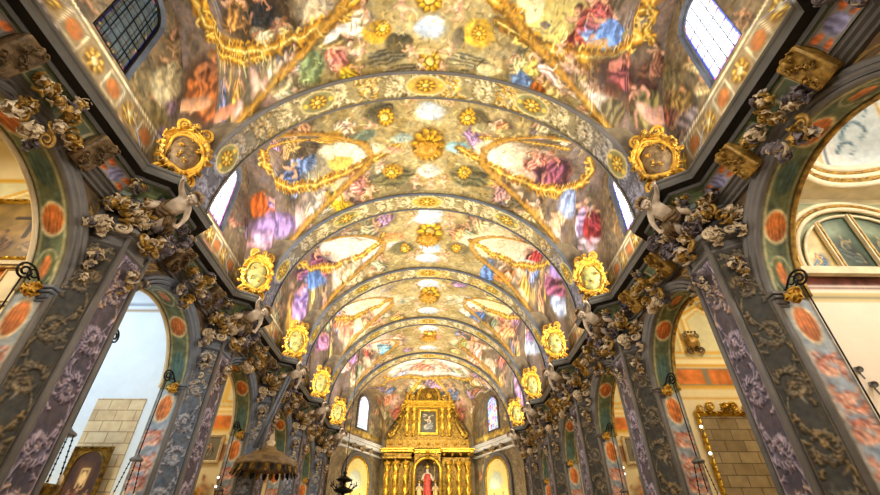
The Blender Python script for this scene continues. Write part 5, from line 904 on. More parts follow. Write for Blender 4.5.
def chapel_wall(b, sg):
    y0, y1, yc, r = bay_geo(b); yw = y1-.045
    kind = 'white' if (b == 1 and sg < 0) else ('pale' if (b == 0 and sg > 0) else 'cream'); c = plaster_canvas(kind)
    gd = (.86, .66, .22)
    if b == 0 and sg > 0:
        fill(c, 1.04, .66, 1.75, 1.25, (.86, .82, .68)); fill(c, 1.06, .70, 1.72, .98, (.62, .64, .5), .15)
        fill(c, 1.04, .655, 1.75, .70, (.46, .27, .24), .35); line(c, [(1.04, .70), (1.75, .70)], .09, (.95, .93, .86)); line(c, [(1.04, .655), (1.75, .655)], .08, (.95, .93, .86)); line(c, [(1.04, .62), (1.75, .62)], .22, (.8, .72, .5)); line(c, [(1.04, .62), (1.75, .62)], .05, (.5, .48, .42))
    elif b == 1 and sg < 0:
        line(c, [(1.04, .985), (1.75, .985)], .12, (.62, .66, .72)); line(c, [(1.04, .955), (1.75, .955)], .1, (.66, .56, .44))
    else:
        fill(c, 1.04, .62, 1.75, .70, (.56, .52, .42)); 
        for k in range(4): fill(c, 1.06+k*.17, .632, 1.2+k*.17, .69, (.86, .5, .22), .2)
        for z, w_, cl in ((.615, .1, gd), (.59, .16, (.93, .87, .68)), (.57, .05, gd), (.71, .06, gd), (.725, .1, (.95, .9, .72)), (.74, .04, gd)): line(c, [(1.04, z), (1.75, z)], w_, cl)
        fill(c, 1.04, .75, 1.75, 1.05, (.84, .82, .66), .05)
        for (xa, xb) in ((1.07, 1.16), (1.19, 1.37), (1.4, 1.56)):
            for (ins, wd, cl) in ((0, .09, gd), (.012, .03, (.98, .93, .75)), (.022, .04, gd)):
                line(c, [(xa+ins, .77), (xa+ins, .95-ins), ((xa+xb)/2, 1.0-ins), (xb-ins, .95-ins), (xb-ins, .77), (xa+ins, .77)], wd, cl)
        line(c, [(1.04, 1.04), (1.75, 1.04)], .12, gd)
        if b >= 2 or sg < 0:
            for k in range(3):
                x = 1.12+k*.2; c.figure(((x*K, .3*K), (.4, 0), (0, .7)), (.86, .62, .2), seed=k+b); line(c, [(x-.07, .1), (x-.07, .45), (x+.07, .45), (x+.07, .1)], .07, gd)
                fill(c, x-.05, .47, x+.05, .54, (.6, .42, .3), .2)
    def f(U, V): return sg*(CX0+(CX1-CX0)*U)*K, yw*K+0*U, EYE+(FLOORZ+(CZ-FLOORZ)*V)*K
    hi = b < 2; o = psurf('wall_%s_chapel_side' % SIDE[sg], f, 110 if hi else 50, 240 if hi else 110, c.img, M['plain']); tag(o, kind='structure')
    return yw
for b in range(-1, 5):
    for sg in (-1, 1):
        y0, y1, yc, r = bay_geo(b); yw = chapel_wall(b, sg); mtl = M['white'] if (b == 1 and sg < 0) else M['cream']
        mb = MB(); X = lambda x: sg*x*K
        mb.add([(X(CX0), (y0+.045)*K, 0), (X(CX1), (y0+.045)*K, 0), (X(CX1), (y0+.045)*K, EYE+CZ*K), (X(CX0), (y0+.045)*K, EYE+CZ*K)], [(0, 1, 2, 3)])
        mb.add([(X(CX1), (y0+.045)*K, 0), (X(CX1), yw*K, 0), (X(CX1), yw*K, EYE+CZ*K), (X(CX1), (y0+.045)*K, EYE+CZ*K)], [(0, 1, 2, 3)])
        o = mb.build('wall_%s_chapel' % SIDE[sg], mtl); tag(o, kind='structure')
        # ceiling: shallow dome on a ring in the front chapel of the right, plain vaults elsewhere
        if b == 0 and sg > 0:
            cx, rd = 1.36, .30
            mb = MB(); N = 64; sq = []
            for k in range(N):
                a = 2*PI*k/N; c_, s_ = math.cos(a), math.sin(a); q = min((CX1-cx)/max(1e-6, c_) if c_ > 0 else (cx-CX0)/max(1e-6, -c_), ((yw-yc)/s_) if s_ > 0 else ((yc-y0-.045)/max(1e-6, -s_))); sq.append((cx+q*c_, yc+q*s_))
            vs = [(X(x), y*K, EYE+1.0*K) for x, y in sq]+[(X(cx+rd*math.cos(2*PI*k/N)), (yc+rd*math.sin(2*PI*k/N))*K, EYE+1.0*K) for k in range(N)]
            mb.add(vs, [(k, (k+1) % N, N+(k+1) % N, N+k) for k in range(N)]); o = mb.build('ceiling', M['cream']); tag(o, kind='structure')
            cd = Cv(2*PI*rd*K, 2.4, 26, (.93, .92, .88), 8)
            for k in range(8):
                x = (k+.5)*cd.w/8; cd.blob((x, 1.0), (.55, 0), (0, .75), (.86, .88, .86), soft=.05, warp=0, vol=0); 
                for (dx, dy, q) in ((0, .9, .35), (-.2, 1.3, .25), (.25, .6, .25), (.1, 1.4, .2)): cd.stroke([(x+dx+q*(1-t/12)*math.cos(t*.5), dy+q*(1-t/12)*math.sin(t*.5)) for t in range(11)], .1, (.3, .42, .48), taper=(1, .4))
                cd.stroke([(x-.6, 0), (x-.6, 2.4)], .06, (.86, .7, .3)); cd.stroke([(k*cd.w/8, 0), (k*cd.w/8, 2.4)], .22, (.97, .96, .92)); cd.stroke([(k*cd.w/8, 0), (k*cd.w/8, 2.4)], .05, (.35, .36, .4))
            def df(U, V): a = U*2*PI; q = np.cos(V*PI*.45); return sg*(cx+rd*q*np.cos(a))*K, (yc+rd*q*np.sin(a))*K, EYE+(1.03+.28*np.sin(V*PI*.45))*K
            o = psurf('ceiling', df, 180, 50, cd.img, M['fresco']); tag(o, kind='structure')
            ring = empty('dome_cornice', W(cx, yc, 1.0), 'round cream and gold cornice ring under the dome in the right foreground chapel', 'cornice'); mb = MB()
            for (q, z, t, m_) in ((.30, .995, .07, 0), (.293, 1.005, .05, 1), (.287, 1.018, .06, 0), (.28, 1.03, .04, 1), (.272, 1.04, .07, 0)):
                mb.tube([(q*K*math.cos(2*PI*i/64), q*K*math.sin(2*PI*i/64), (z-1)*K) for i in range(64)], t, 8, m_, closed=True)
            for i in range(72): a = 2*PI*i/72; mb.box((-.03, -.06, -.05), (.03, .06, .05), 1, Matrix.Translation((.288*K*math.cos(a), .288*K*math.sin(a), .07)) @ Matrix.Rotation(a, 4, 'Z'))
            mb.build('moulded_ring', [M['cream'], M['ochre']], ring)
            lun = empty('lunette_arch', W(1.37, yw-.012, .70), 'white and gold moulded lunette arch on the wall of the right foreground chapel', 'arch'); mb = MB()
            for (q, t, m_, yy) in ((.265, .06, 0, 0), (.252, .035, 1, -.05), (.24, .05, 0, -.02), (.215, .03, 0, 0)):
                mb.tube([(q*K*math.cos(PI*i/48), yy, q*K*1.0*math.sin(PI*i/48)) for i in range(49)], t, 8, m_)
            for xx in (-.12, 0.0, .12): mb.box((xx*K-.05, -.06, 0), (xx*K+.05, .02, math.sqrt(.215**2-xx*xx)*K), 0)
            for xx in (-.12, .0, .12): mb.box((xx*K-.015, -.08, 0), (xx*K+.015, -.05, math.sqrt(.215**2-xx*xx)*K), 1)
            mb.box((-.27*K, -.1, -.1), (.27*K, .02, .06), 0); mb.build('moulding', [M['cream'], M['ochre']], lun)
            sp = [(-.21, -.125, 'blue-winged painted figure in the spandrel', 5), (-.11, -.005, 'green landscape painting', 6), (.005, .115, 'green landscape painting', 7)]
            for (xa, xb, nm, sd) in sp:
                W_ = (xb-xa)*K; H_ = .2*K; cc = Cv(W_, H_, 50, (.84, .74, .5) if sd == 5 else (.3, .36, .3), sd); cc.img *= 1+.3*cc.n1[..., None]
                if sd == 5: cc.figure(((W_*.5, H_*.3), (.2, 0), (0, .3)), (.25, .42, .55), seed=4); cc.gold([(.05, .1), (.3, .3), (.25, .6)], .06)
                else: cc.figure(((W_*.5, H_*.4), (.25, 0), (0, .45)), (.26, .3, .28), (.6, .55, .42), seed=9); cc.blob((W_*.4, H_*.8), (.4, 0), (0, .3), (.5, .55, .46), soft=.6)
                def pf(U, V): x = xa+(xb-xa)*U; top = np.sqrt(np.clip(.212**2-x*x, 0, 1)); return (1.37+x)*K, yw*K-.03+0*U, EYE+(.71+top*V*.98)*K
                o = psurf('painted_panel', pf, 60, 70, cc.img, M['picture'], lun); o.matrix_parent_inverse = Matrix.Translation(-lun.location)
        else:
            mb = MB(); n = 16; vs = []
            for i in range(n+1):
                a = PI*i/n; vs += [(X((CX0+CX1)/2-(CX1-CX0)/2*math.cos(a)), (y0+.045)*K, EYE+(CZ-.2+.2*math.sin(a))*K), (X((CX0+CX1)/2-(CX1-CX0)/2*math.cos(a)), yw*K, EYE+(CZ-.2+.2*math.sin(a))*K)]
            mb.add(vs, [(2*i, 2*i+1, 2*i+3, 2*i+2) for i in range(n)], 0, True); o = mb.build('ceiling', mtl); tag(o, kind='structure')

def framed(name, loc, nor, w, h, cv, label, cat='painting', fw=.12, arched=False, crest=False, fm='gold', up=(0, 0, 1), brick=None):
    """picture in a moulded frame; local X right, Y up, Z out of the wall"""
    root = empty(name, loc, label, cat); root.rotation_euler = rot_from(nor, up).to_euler(); mb = MB(); hw, hh = w/2, h/2
    prof = [(0, 0), (0, .05), (.25, .09), (.45, .05), (.7, .07), (1, .03), (1, 0)]
    vs = []; fs = []
    for (t, z) in prof:
        e = fw*(1-t); vs += [(-hw-e, -hh-e, z), (hw+e, -hh-e, z), (hw+e, hh+e, z), (-hw-e, hh+e, z)]
    for i in range(len(prof)-1):
        for k in range(4): fs.append((i*4+k, i*4+(k+1) % 4, (i+1)*4+(k+1) % 4, (i+1)*4+k))
    mb.add(vs, fs)
    r = random.Random(3); n = int((w+h)*2/.16)
    for i in range(n):
        t = i/n*2*(w+h); 
        if t < w: p = (-hw+t, -hh-fw*.55)
        elif t < w+h: p = (hw+fw*.55, -hh+t-w)
        elif t < 2*w+h: p = (hw-(t-w-h), hh+fw*.55)
        else: p = (-hw-fw*.55, hh-(t-2*w-h))
        mb.ball((p[0], p[1], .08), (.035, .035, .025), 0, nu=8, nv=5)
    mb.build('frame', M[fm], root)
    if crest:
        mb = MB(); spray(mb, (0, hh+fw*1.4, .05), (0, 0, 1), (0, 1, 0), 14, .32, 4, (0,))
        for e in (-1, 1):
            scroll(mb, (e*.3, hh+fw, .05), (e, 0, 0), (0, 1, 0), .26, 0, rad=.14); scroll(mb, (e*.6, hh+fw*.9, .05), (e, 0, 0), (0, 1, 0), .18, 0, rad=.14)
        mb.build('crest', M[fm], root)
    if arched:
        mb = MB(); n = 20; vs = []; ar = hw*.97; zc = hh-ar
        for i in range(n+1):
            a = PI*i/n; vs += [(-ar*math.cos(a), zc+ar*math.sin(a), .03), (-ar*math.cos(a), hh, .03)]
        mb.add(vs, [(2*i, 2*i+1, 2*i+3, 2*i+2) for i in range(n)]); mb.tube([(-ar*math.cos(PI*i/n), zc+ar*math.sin(PI*i/n), .035) for i in range(n+1)], .02, 6); mb.build('spandrel', M['gold_d'], root)
    if brick:
        mb = MB(); mb.box((-hw, -hh, 0), (hw, hh, .02)); o = mb.build('stone_field', M[brick], root); o.rotation_euler = (-PI/2, 0, 0) if False else (0, 0, 0)
    else:
        o = psurf('canvas', lambda U, V: (-hw+w*U, -hh+h*V, .015+0*U), max(20, int(w*45)), max(20, int(h*45)), cv.img, M['picture'], root)
    return root
# cross painting, left foreground chapel
c = Cv(1.7, 1.9, 45, (.5, .4, .2), 14); c.img *= 1+.4*c.n1[..., None]; c.blob((.9, .6), (.9, 0), (0, .5), (.7, .55, .28), soft=.5)
c.stroke([(1.0, .7), (1.0, 1.75)], .13, (.16, .11, .07), soft=.15); c.stroke([(.6, 1.35), (1.4, 1.35)], .11, (.16, .11, .07), soft=.15); c.figure(((.6, .5), (.45, 0), (0, .5)), (.36, .25, .15), (.6, .45, .3), seed=3); c.figure(((1.3, .4), (.4, 0), (0, .35)), (.5, .4, .25), (.6, .45, .3), seed=5)
yw0 = PY[2]-.045
framed('cross_painting', W(-1.21, yw0-.004, .83), (0, -1, 0), 1.6, 1.35, c, 'brown painting of a wooden cross in the left foreground chapel', arched=False, fw=.1)
# cream panels below it
mb = MB(); root = empty('wall_panelling', W(-1.3, yw0-.004, .6), 'cream panelling with gilt lines below the painted cross on the left', 'panelling')
for (x0, z0, x1, z1) in ((-1.6, .57, -1.36, .69), (-1.33, .57, -1.2, .69), (-1.17, .57, -1.07, .69), (-1.6, .38, -1.36, .54), (-1.33, .38, -1.2, .54), (-1.17, .38, -1.07, .54), (-1.12, .74, -1.06, .9)):
    a = Vector(W(x0, 0, z0)); b_ = Vector(W(x1, 0, z1)); lo = (a.x-root.location.x, -.04, a.z-root.location.z); hi = (b_.x-root.location.x, 0, b_.z-root.location.z); mb.box(lo, hi, 0, bev=.015)
    mb.tube([(lo[0]+.06, -.05, lo[2]+.06), (hi[0]-.06, -.05, lo[2]+.06), (hi[0]-.06, -.05, hi[2]-.06), (lo[0]+.06, -.05, hi[2]-.06)], .018, 6, 1, closed=True)
mb.box((-2., -.12, .6*0+.62), (2., 0, .70), 0); mb.box((-2., -.09, .56), (2., 0, .6), 1); mb.build('panel_boards', [M['cream'], M['ochre']], root)
# left white chapel: exposed stone with an arched painting on it
yw1 = PY[3]-.045
mb = MB(); root = empty('stone_panel', W(-1.21, yw1, .1), 'exposed warm stone block panel on the white wall of the left chapel', 'wall panel'); mb.box((-.193/2*K, -.03, -(.1-FLOORZ)*K), (.193/2*K, 0, .455*K)); mb.build('stone_blocks', M['brick_w'], root)
c = Cv(.95, 1.5, 60, (.26, .15, .08), 15); c.img *= 1+.3*c.n1[..., None]; c.blob((.48, 1.0), (.3, 0), (0, .35), (.42, .27, .15), soft=.6, warp=.1); c.stroke([(.38, .62), (.38, 1.05), (.6, 1.05), (.6, .62)], .07, (.8, .66, .42)); c.blob((.49, .83), (.1, 0), (0, .2), (.88, .74, .5), soft=.2, warp=.02, vol=0); c.figure(((.5, .5), (.17, 0), (0, .24)), (.5, .26, .14), (.75, .58, .4), seed=8); c.figure(((.24, .42), (.13, 0), (0, .2)), (.36, .22, .12), (.7, .5, .35), seed=9); c.figure(((.76, .4), (.13, 0), (0, .2)), (.6, .4, .2), (.7, .5, .35), seed=19)
framed('arched_painting', W(-1.21, yw1-.035, .25), (0, -1, 0), .74, 1.35, c, 'dark arched religious painting in a gold frame on the stone panel at lower left', arched=True, fw=.1, fm='gold_d')
# right chapel: framed stone field
framed('framed_stone_panel', W(1.222, yw1-.004, .2), (0, -1, 0), 1.32, 3.9, None, 'gold framed field of grey stone blocks in the right chapel', 'frame', fw=.13, crest=True, brick='brick_d')
# coat of arms and painted arch panel above it
root = empty('coat_of_arms', W(1.2, yw1-.01, .815), 'small brown and gold coat of arms on the cream wall of the second right chapel', 'emblem'); mb = MB(); mb.lathe([(.001, .1), (.12, .09), (.2, .03), (.21, 0)], 20, 0, Matrix.Rotation(PI/2, 4, 'X') @ Matrix.Diagonal((1, 1.15, 1, 1))); mb.build('shield', M['ochre'], root)
for e in (-1, 1):
    mb = MB(); scroll(mb, (e*.16, -.03, -.18), (e, 0, 0), (0, 0, -1), .2, 0, rad=.13); mb.build('scroll', M['brown'], root)
    mb = MB(); scroll(mb, (e*.16, -.03, .12), (e, 0, 0), (0, 0, 1), .16, 0, rad=.13); mb.build('scroll', M['brown'], root)
mb = MB()
for q in range(4): mb.ball((-.15+q*.1, -.05, .3), .035)
spray(mb, (0, -.04, -.26), (0, -1, 0), (0, 0, -1), 8, .22, 3, (0,)); mb.build('scroll_mantling', M['brown'], root)
root = empty('wall_crest', W(1.2, yw1-.01, 1.01), 'gilded shell crest at the top of the cream panel in the second right chapel', 'ornament'); mb = MB(); spray(mb, (0, -.03, 0), (0, -1, 0), (0, 0, 1), 12, .4, 8, (0,)); 
for e in (-1, 1): scroll(mb, (e*.35, -.03, -.05), (e, 0, 0), (0, 0, 1), .3, 0, rad=.12); scroll(mb, (e*.7, -.03, -.2), (e, 0, 0), (0, 0, 1), .26, 0, rad=.12)
mb.build('shell_scrolls', M['ochre'], root)
# small pictures in the deeper chapels
for (b, sg, nm) in ((2, -1, 'grey picture in a cream frame inside the third left arch'), (3, -1, 'small grey picture inside the fourth left arch'), (2, 1, 'dim greenish picture inside the third right arch'), (3, 1, 'dim picture inside the fourth right arch')):
    y0, y1, yc, r = bay_geo(b); c = Cv(.9, .9, 40, (.46, .44, .38), 16+b); c.figure(((.45, .4), (.3, 0), (0, .35)), (.4, .38, .34), seed=b)
    framed('framed_picture', W(sg*1.16, y1-.049, .52), (0, -1, 0), .75, .75, c, nm, fw=.1, fm='cream')

# ------------------------------------------------------------------ lamps on iron scroll brackets
def bracket(b, sg, e, lab, lamp=True, kind='oil', zl=.31):
    y0, y1, yc, r = bay_geo(b); yj = yc+e*r; tip = Vector(W(sg*1.0, yj-e*(.05 if e > 0 else .14), .6)); root = empty('lamp_bracket', W(sg*.99, yj, .597), lab[0], 'bracket', 'iron lamp brackets at the arch imposts'); L_ = lambda p: Vector(p)-root.location
    mb = MB(); d = (tip-root.location); d.z = 0; dl = d.length; d.normalize(); pts = []
    for i in range(14): t = i/13; pts.append(d*dl*t*.9+Vector((0, 0, .03+.22*math.sin(t*PI*.55))))
    c0 = pts[-1]-Vector((0, 0, 0))
    for i in range(26): t = i/25; a = PI*.5-t*3.6*PI*.9; q = .15*(1-.75*t); pts.append(c0+d*(q*math.cos(a))+Vector((0, 0, q*math.sin(a)-.15)))
    mb.tube(pts, .02, 7); pts = []
    for i in range(20): t = i/19; a = -PI*.5+t*2.6*PI; q = .11*(1-.7*t); pts.append(d*.16+d*q*math.cos(a)+Vector((0, 0, .02+q*math.sin(a)+.1)))
    mb.tube(pts, .015, 7); mb.box((-.06, -.06, -.02), (.06, .06, .04), 0, bev=.01); mb.build('scroll_arm', M['iron'], root)
    if lamp:
        hook = root.location+c0+Vector((0, 0, -.28)); zc = EYE+zl*K; lr = empty('hanging_lamp', (hook.x, hook.y, zc), lab[1], 'lamp', 'lamps hanging in the chapel arches')
        mb = MB(); mb.tube([(0, 0, .05), (0, 0, hook.z-zc)], .014, 6); mb.build('wire', M['iron'], lr)
        mb = MB(); mb.lathe([(.02, .12), (.05, .08), (.13, .03), (.15, 0), (.13, -.03), (.03, -.04)], 20); mb.build('cap', M['grey_metal'], lr)
        for k in range(3):
            a = 2*PI*k/3; mb = MB(); mb.tube([(.12*math.cos(a), .12*math.sin(a), -.02), (.24*math.cos(a), .24*math.sin(a), -.85)], .011, 5)
            for q in range(9): t = q/9; mb.ball(((.12+.12*t)*math.cos(a), (.12+.12*t)*math.sin(a), -.02-.83*t), .022, 0, nu=6, nv=4)
            mb.build('chain', M['iron'], lr)
        mb = MB(); mb.lathe([(.02, -1.25), (.1, -1.2), (.2, -1.05), (.26, -.9), (.27, -.85), (.24, -.84), (.2, -.95), (.02, -1.1)], 24); mb.build('bowl', M['gold_d'] if kind == 'oil' else M['grey_metal'], lr)
        for k in range(6): a = 2*PI*k/6; mb = MB(); mb.lathe([(.02, -.84), (.022, -.7), (.006, -.66)], 8, 0, Matrix.Translation((.24*math.cos(a), .24*math.sin(a), 0))); mb.build('candle', M['cream'], lr)
bracket(0, -1, 1, ('iron scroll bracket at the far impost of the left foreground arch', 'lamp hanging in the left foreground arch'), zl=.06)
bracket(1, -1, -1, ('iron scroll bracket at the near side of the pale blue left arch', 'chained lamp hanging nearer the viewer in the pale blue left arch'))
bracket(1, -1, 1, ('iron scroll bracket at the far impost of the pale blue left arch', 'chained lamp hanging farther away in the pale blue left arch'))
bracket(0, 1, 1, ('iron scroll bracket at the far impost of the right foreground arch', 'lamp hanging in the right foreground arch'), zl=.06)
bracket(1, 1, 1, ('iron scroll bracket at the far impost of the right arch with the stone panel', 'lamp hanging in front of the framed stone panel on the right'))
bracket(2, -1, 1, ('iron scroll bracket at the far impost of the third left arch', 'lamp hanging in the third left arch'))
bracket(2, 1, 1, ('iron scroll bracket at the far impost of the third right arch', 'lamp hanging in the third right arch'))
def spot(loc, d, label, group, bulb=True, nm='spotlight'):
    root = empty(nm, loc, label, 'lamp', group); R4 = rot_from(d); mb = MB(); mb.lathe([(.02, -.14), (.04, -.13), (.045, 0), (.052, .02), (.042, .02), (.038, 0)], 16, 0, R4); mb.tube([R4 @ Vector((0, 0, -.1)), (0, .0, -.16)], .015, 6); mb.build('housing', M['grey_metal'], root)
    if bulb: mb = MB(); mb.lathe([(.001, .012), (.035, .01), (.035, 0)], 16, 0, R4); mb.build('lit_lens', M['bulb'], root)
def at(px, py, Y):
    return None
for (x, z, q) in ((1.115, .404, 'upper'), (1.13, .366, 'lower')): spot(Vector(W(x, PY[2]-.06, z)), (-.4, -.8, -.3), '%s of the two grey floodlights on the pale right foreground wall' % q, 'floodlights on the pale wall', False, 'floodlight')
for (x, z, q) in ((1.05, .43, 'upper'), (1.05, .40, 'lower')): spot(Vector(W(x, PY[4]-.08, z)), (-.35, -.85, -.4), '%s of the two bright spotlights in the third right arch' % q, 'spotlights in the third right arch')
for (x, y, z, q) in ((1.03, 1.66, .42, 'upper'), (1.03, 1.66, .33, 'lower')): spot(Vector(W(x, y, z)), (-.5, -.8, -.3), '%s small spotlight on the arch pier by the framed stone panel' % q, 'spotlights by the stone panel')
for i, z in enumerate((.37, .33, .26)): spot(Vector(W(-1.03, PY[4]-.13, z)), (.4, -.8, -.3), '%s small spotlight on the pier of the third left arch' % ('upper', 'middle', 'lower')[i], 'spotlights in the third left arch')

# ------------------------------------------------------------------ pulpit canopy
cx_, cy_, cz_ = -.78, 2.40, .40
root = empty('pulpit_canopy', W(cx_, cy_, cz_), 'round carved wooden pulpit canopy with fringed rim before the third left pilaster', 'canopy')
mb = MB(); mb.lathe([(.9, 0), (1.0, .02), (1.0, .1), (.93, .13), (.97, .2), (.92, .25), (.84, .27), (.62, .36), (.5, .48), (.3, .52), (.22, .6), (.2, .66)], 8*6, smooth=True); mb.build('roof', M['wood'], root)
mb = MB(); mb.lathe([(.05, .04), (.9, .04), (.92, 0), (.9, -.02), (.05, .02)], 40); mb.build('soundboard', M['gold_d'], root)
for i in range(30):
    a = 2*PI*i/30; mb = MB(); mb.leaf((.97*math.cos(a), .97*math.sin(a), .03), (0, 0, -1), (math.cos(a), math.sin(a), 0), .26, .36, .6); mb.build('lambrequin', M['iron'] if i % 2 else M['gold_d'], root)
mb = MB(); mb.lathe([(.2, .64), (.1, .7), (.16, .8), (.05, .88), (.09, .95), (.01, 1.1)], 16); mb.build('finial', M['stucco'], root)
mb = MB(); p0 = Vector(W(-.865, 2.41, .50))-root.location; p1 = Vector(W(-.80, 2.50, .90))-root.location
mb.tube([p0, p1], .07, 4); mb.tube([p0+Vector((.1, .06, 0)), p1+Vector((.1, .06, 0))], .05, 4); mb.build('stay', M['stone_b'], root)

# ------------------------------------------------------------------ apse
AY0, AY1, AXC, AXB = 4.15, 4.86, .84, .47
SEG = [((-AXC, AY0), (-AXB, AY1)), ((-AXB, AY1), (AXB, AY1)), ((AXB, AY1), (AXC, AY0))]
LH = [.5, .44, .5]
def apse_z(seg, t, rho):
    L_ = 1+LH[seg]*np.sqrt(np.clip(1-(2*t-1)**2, 0, 1)); Dm = 1+.70*np.sqrt(np.clip(1-rho*rho, 0, 1)); return np.maximum(Dm, L_*(rho > 0))
APC = Cv(17.6, 8.2, 24, (.66, .56, .4), 200, (-8.8, -.2)); APC.img = APC.img*(1+.25*APC.n1[..., None]+.1*APC.n3[..., None]); r = random.Random(12)
for k in range(46): q = r.uniform(.5, .9); a = r.uniform(.1, 3.04); d_ = r.uniform(3., 7); APC.figure(((d_*math.cos(a), d_*math.sin(a)*.9), (q, 0), (0, -q)), r.choice([(.8, .5, .36), (.5, .56, .7), (.88, .8, .6), (.6, .5, .6), (.5, .46, .34), (.9, .7, .6)]), seed=r.randint(1, 999))
for sg in (-1, 1):
    APC.blob((sg*2.6, 4.9), (.7, 0), (0, 1.2), (.93, .72, .66), soft=.4); APC.figure(((sg*2.6, 4.9), (.7, 0), (0, -.9)), (.8, .42, .36), seed=7+sg); APC.gold([(sg*.6, 2.6), (sg*1.6, 4), (sg*3.9, 7.4)], .22); APC.gold([(sg*2.9, 1.7), (sg*5, 2.6), (sg*7.4, 3.4)], .2)
APC.blob((0, 1.15), (3.3, 0), (0, 1.35), (.62, .52, .36), soft=.15, warp=.03); APC.blob((0, 1.15), (3.0, 0), (0, 1.15), (.95, .9, .82), soft=.15, vol=.05, warp=.05)
APC.cloud(((-1.6, 1.2), (1., 0), (0, .6)), (.9, .84, .78), 8, 5); APC.cloud(((1.5, 1.5), (1., 0), (0, .6)), (.8, .86, .9), 8, 6)
for (x_, y_, q, c_) in ((-.6, 1.2, .7, (.86, .5, .4)), (.9, 1.3, .65, (.92, .7, .6)), (-1.9, 1.5, .5, (.66, .7, .8)), (2.0, 1.2, .5, (.7, .74, .56)), (.1, .6, .5, (.93, .8, .6))): APC.figure(((x_, y_), (q*1.3, 0), (0, -q)), c_, seed=int(q*100+x_*10+40))
APC.gold([(-3.2, 1.15), (-2.6, 1.9), (-1.3, 2.4), (0, 2.5), (1.3, 2.4), (2.6, 1.9), (3.2, 1.15)], .2); APC.painterly(10, .04, 4, .1); APC.speck(.1, .04)
for s, ((xa, ya), (xb, yb)) in enumerate(SEG):
    def af(U, V): t = U; rho = 1-V; x = (xa+(xb-xa)*t)*rho; y = AY0-.02+(ya+(yb-ya)*t-AY0+.02)*rho; return x*K, y*K, EYE+apse_z(s, t, rho)*K
    UU, VV = np.meshgrid(np.linspace(0, 1, 130), np.linspace(0, 1, 120)); x, y, z = af(UU, VV); st_ = np.arcsin(np.clip(1-VV, 0, .999))/np.maximum(1-VV, 1e-4)
    me = grid_mesh('ceiling', np.stack([x, y, z], -1), sample(APC.img, (x*st_-APC.ox)/APC.w, ((y-(AY0-.02)*K)*st_-APC.oy)/APC.h)); me.materials.append(M['fresco']); tag(link('ceiling', me), kind='structure')
    # wall
    Lw = math.hypot(xb-xa, yb-ya)*K; cw_ = Cv(Lw, (1.55-FLOORZ)*K, 24, (.5, .44, .34), 210+s, (0, FLOORZ*K)); cw_.img = cw_.img*(1+.25*cw_.n1[..., None]); fw_ = lambda z: z*K
    for k in range(7): q = r.uniform(.3, .5); cw_.figure(((r.uniform(.3, Lw-.3), r.uniform(1.02, 1.4)*K), (q, 0), (0, q)), r.choice([(.66, .5, .36), (.56, .55, .4), (.8, .7, .5)]), seed=r.randint(1, 999))
    cw_.blob((Lw/2, 1.06*K), (Lw*.6, 0), (0, .16), (.72, .6, .3), fold=.2, soft=.1)
    for k in range(10): cw_.blob((r.uniform(0, Lw), r.uniform(.66, .93)*K), (.3, 0), (0, .3), r.choice([(.74, .5, .36), (.6, .55, .45), (.8, .7, .5)]), fold=.2)
    cw_.painterly(24, .05, s); cw_.speck(.12, .04)
    def wf(U, V): x = xa+(xb-xa)*U; y = ya+(yb-ya)*U; zt = 1+LH[s]*np.sqrt(np.clip(1-(2*U-1)**2, 0, 1))+.0; return x*K, y*K, EYE+(FLOORZ+(zt-FLOORZ)*V)*K
    UU, VV = np.meshgrid(np.linspace(0, 1, 70), np.linspace(0, 1, 200)); x, y, z = wf(UU, VV); me = grid_mesh('wall_apse', np.stack([x, y, z], -1), sample(cw_.img, UU, ((z-EYE)-cw_.oy)/cw_.h)); me.materials.append(M['fresco']); tag(link('wall_apse', me), kind='structure')
    if s != 1:
        sg = -1 if s == 0 else 1; mid = Vector(((xa+xb)/2*K, (ya+yb)/2*K, 0)); tv = Vector((xb-xa, yb-ya, 0)).normalized(); nv = Vector((-mid.x, -.55*K*0-(yb-ya)*0, 0)); nv = Vector((-tv.y, tv.x, 0)); nv = nv if nv.dot(Vector((0, 4.2*K, 0))-mid) > 0 else -nv
        tt = .5; wc = Vector((xa*K, ya*K, 0)).lerp(Vector((xb*K, yb*K, 0)), tt)
        wn += 1; root = empty('window_%d' % wn, (wc.x+nv.x*.02, wc.y+nv.y*.02, EYE+1.1*K)); root.rotation_euler = rot_from(nv).to_euler(); tag(root, kind='structure')
        w_, h1 = .6, 1.6; top = lambda U: h1+.55*np.sqrt(np.clip(1-np.abs(2*U-1)**1.5, 0, 1))
        c = Cv(1.0, 2.1, 60, (.9, .93, 1.), 33+s)
        rr2 = random.Random(s)
        for i in range(5):
            for j in range(10):
                if rr2.random() < (.9 if sg > 0 else .45): c.blob((.1+i*.2, .1+j*.21), (.09, 0), (0, .095), rr2.choice([(.85, .35, .4), (.5, .6, .95), (.9, .8, .6), (.75, .55, .75), (.6, .8, .85)] if sg > 0 else [(.8, .85, .95), (.95, .8, .8), (.75, .8, .9)]), soft=.1, warp=.02)
        for i in range(6): c.stroke([(i*.2, 0), (i*.2, 2.1)], .025, (.25, .27, .35))
        for j in range(11): c.stroke([(0, j*.21), (1, j*.21)], .025, (.25, .27, .35))
        psurf('pane', lambda U, V: (-w_+2*w_*U, top(U)*V, .03+0*U), 40, 70, c.img, M['glass_apse'], root)
        mb = MB(); o2 = [(-w_, 0), (-w_, h1)]+[(-w_+2*w_*u, float(top(np.array(u)))) for u in [i/14 for i in range(1, 14)]]+[(w_, h1), (w_, 0)]
        mb.tube([(x, y, .04) for x, y in o2], .07, 8, closed=True); mb.build('window_frame', M['stone'], root)
        # cornice and tribune front
        mb = MB(); root = empty('apse_cornice', (wc.x, wc.y, EYE+.96*K), 'white marble cornice below the %s apse window' % SIDE[sg], 'cornice'); root.rotation_euler = rot_from(nv).to_euler(); hl = Lw/2-.25
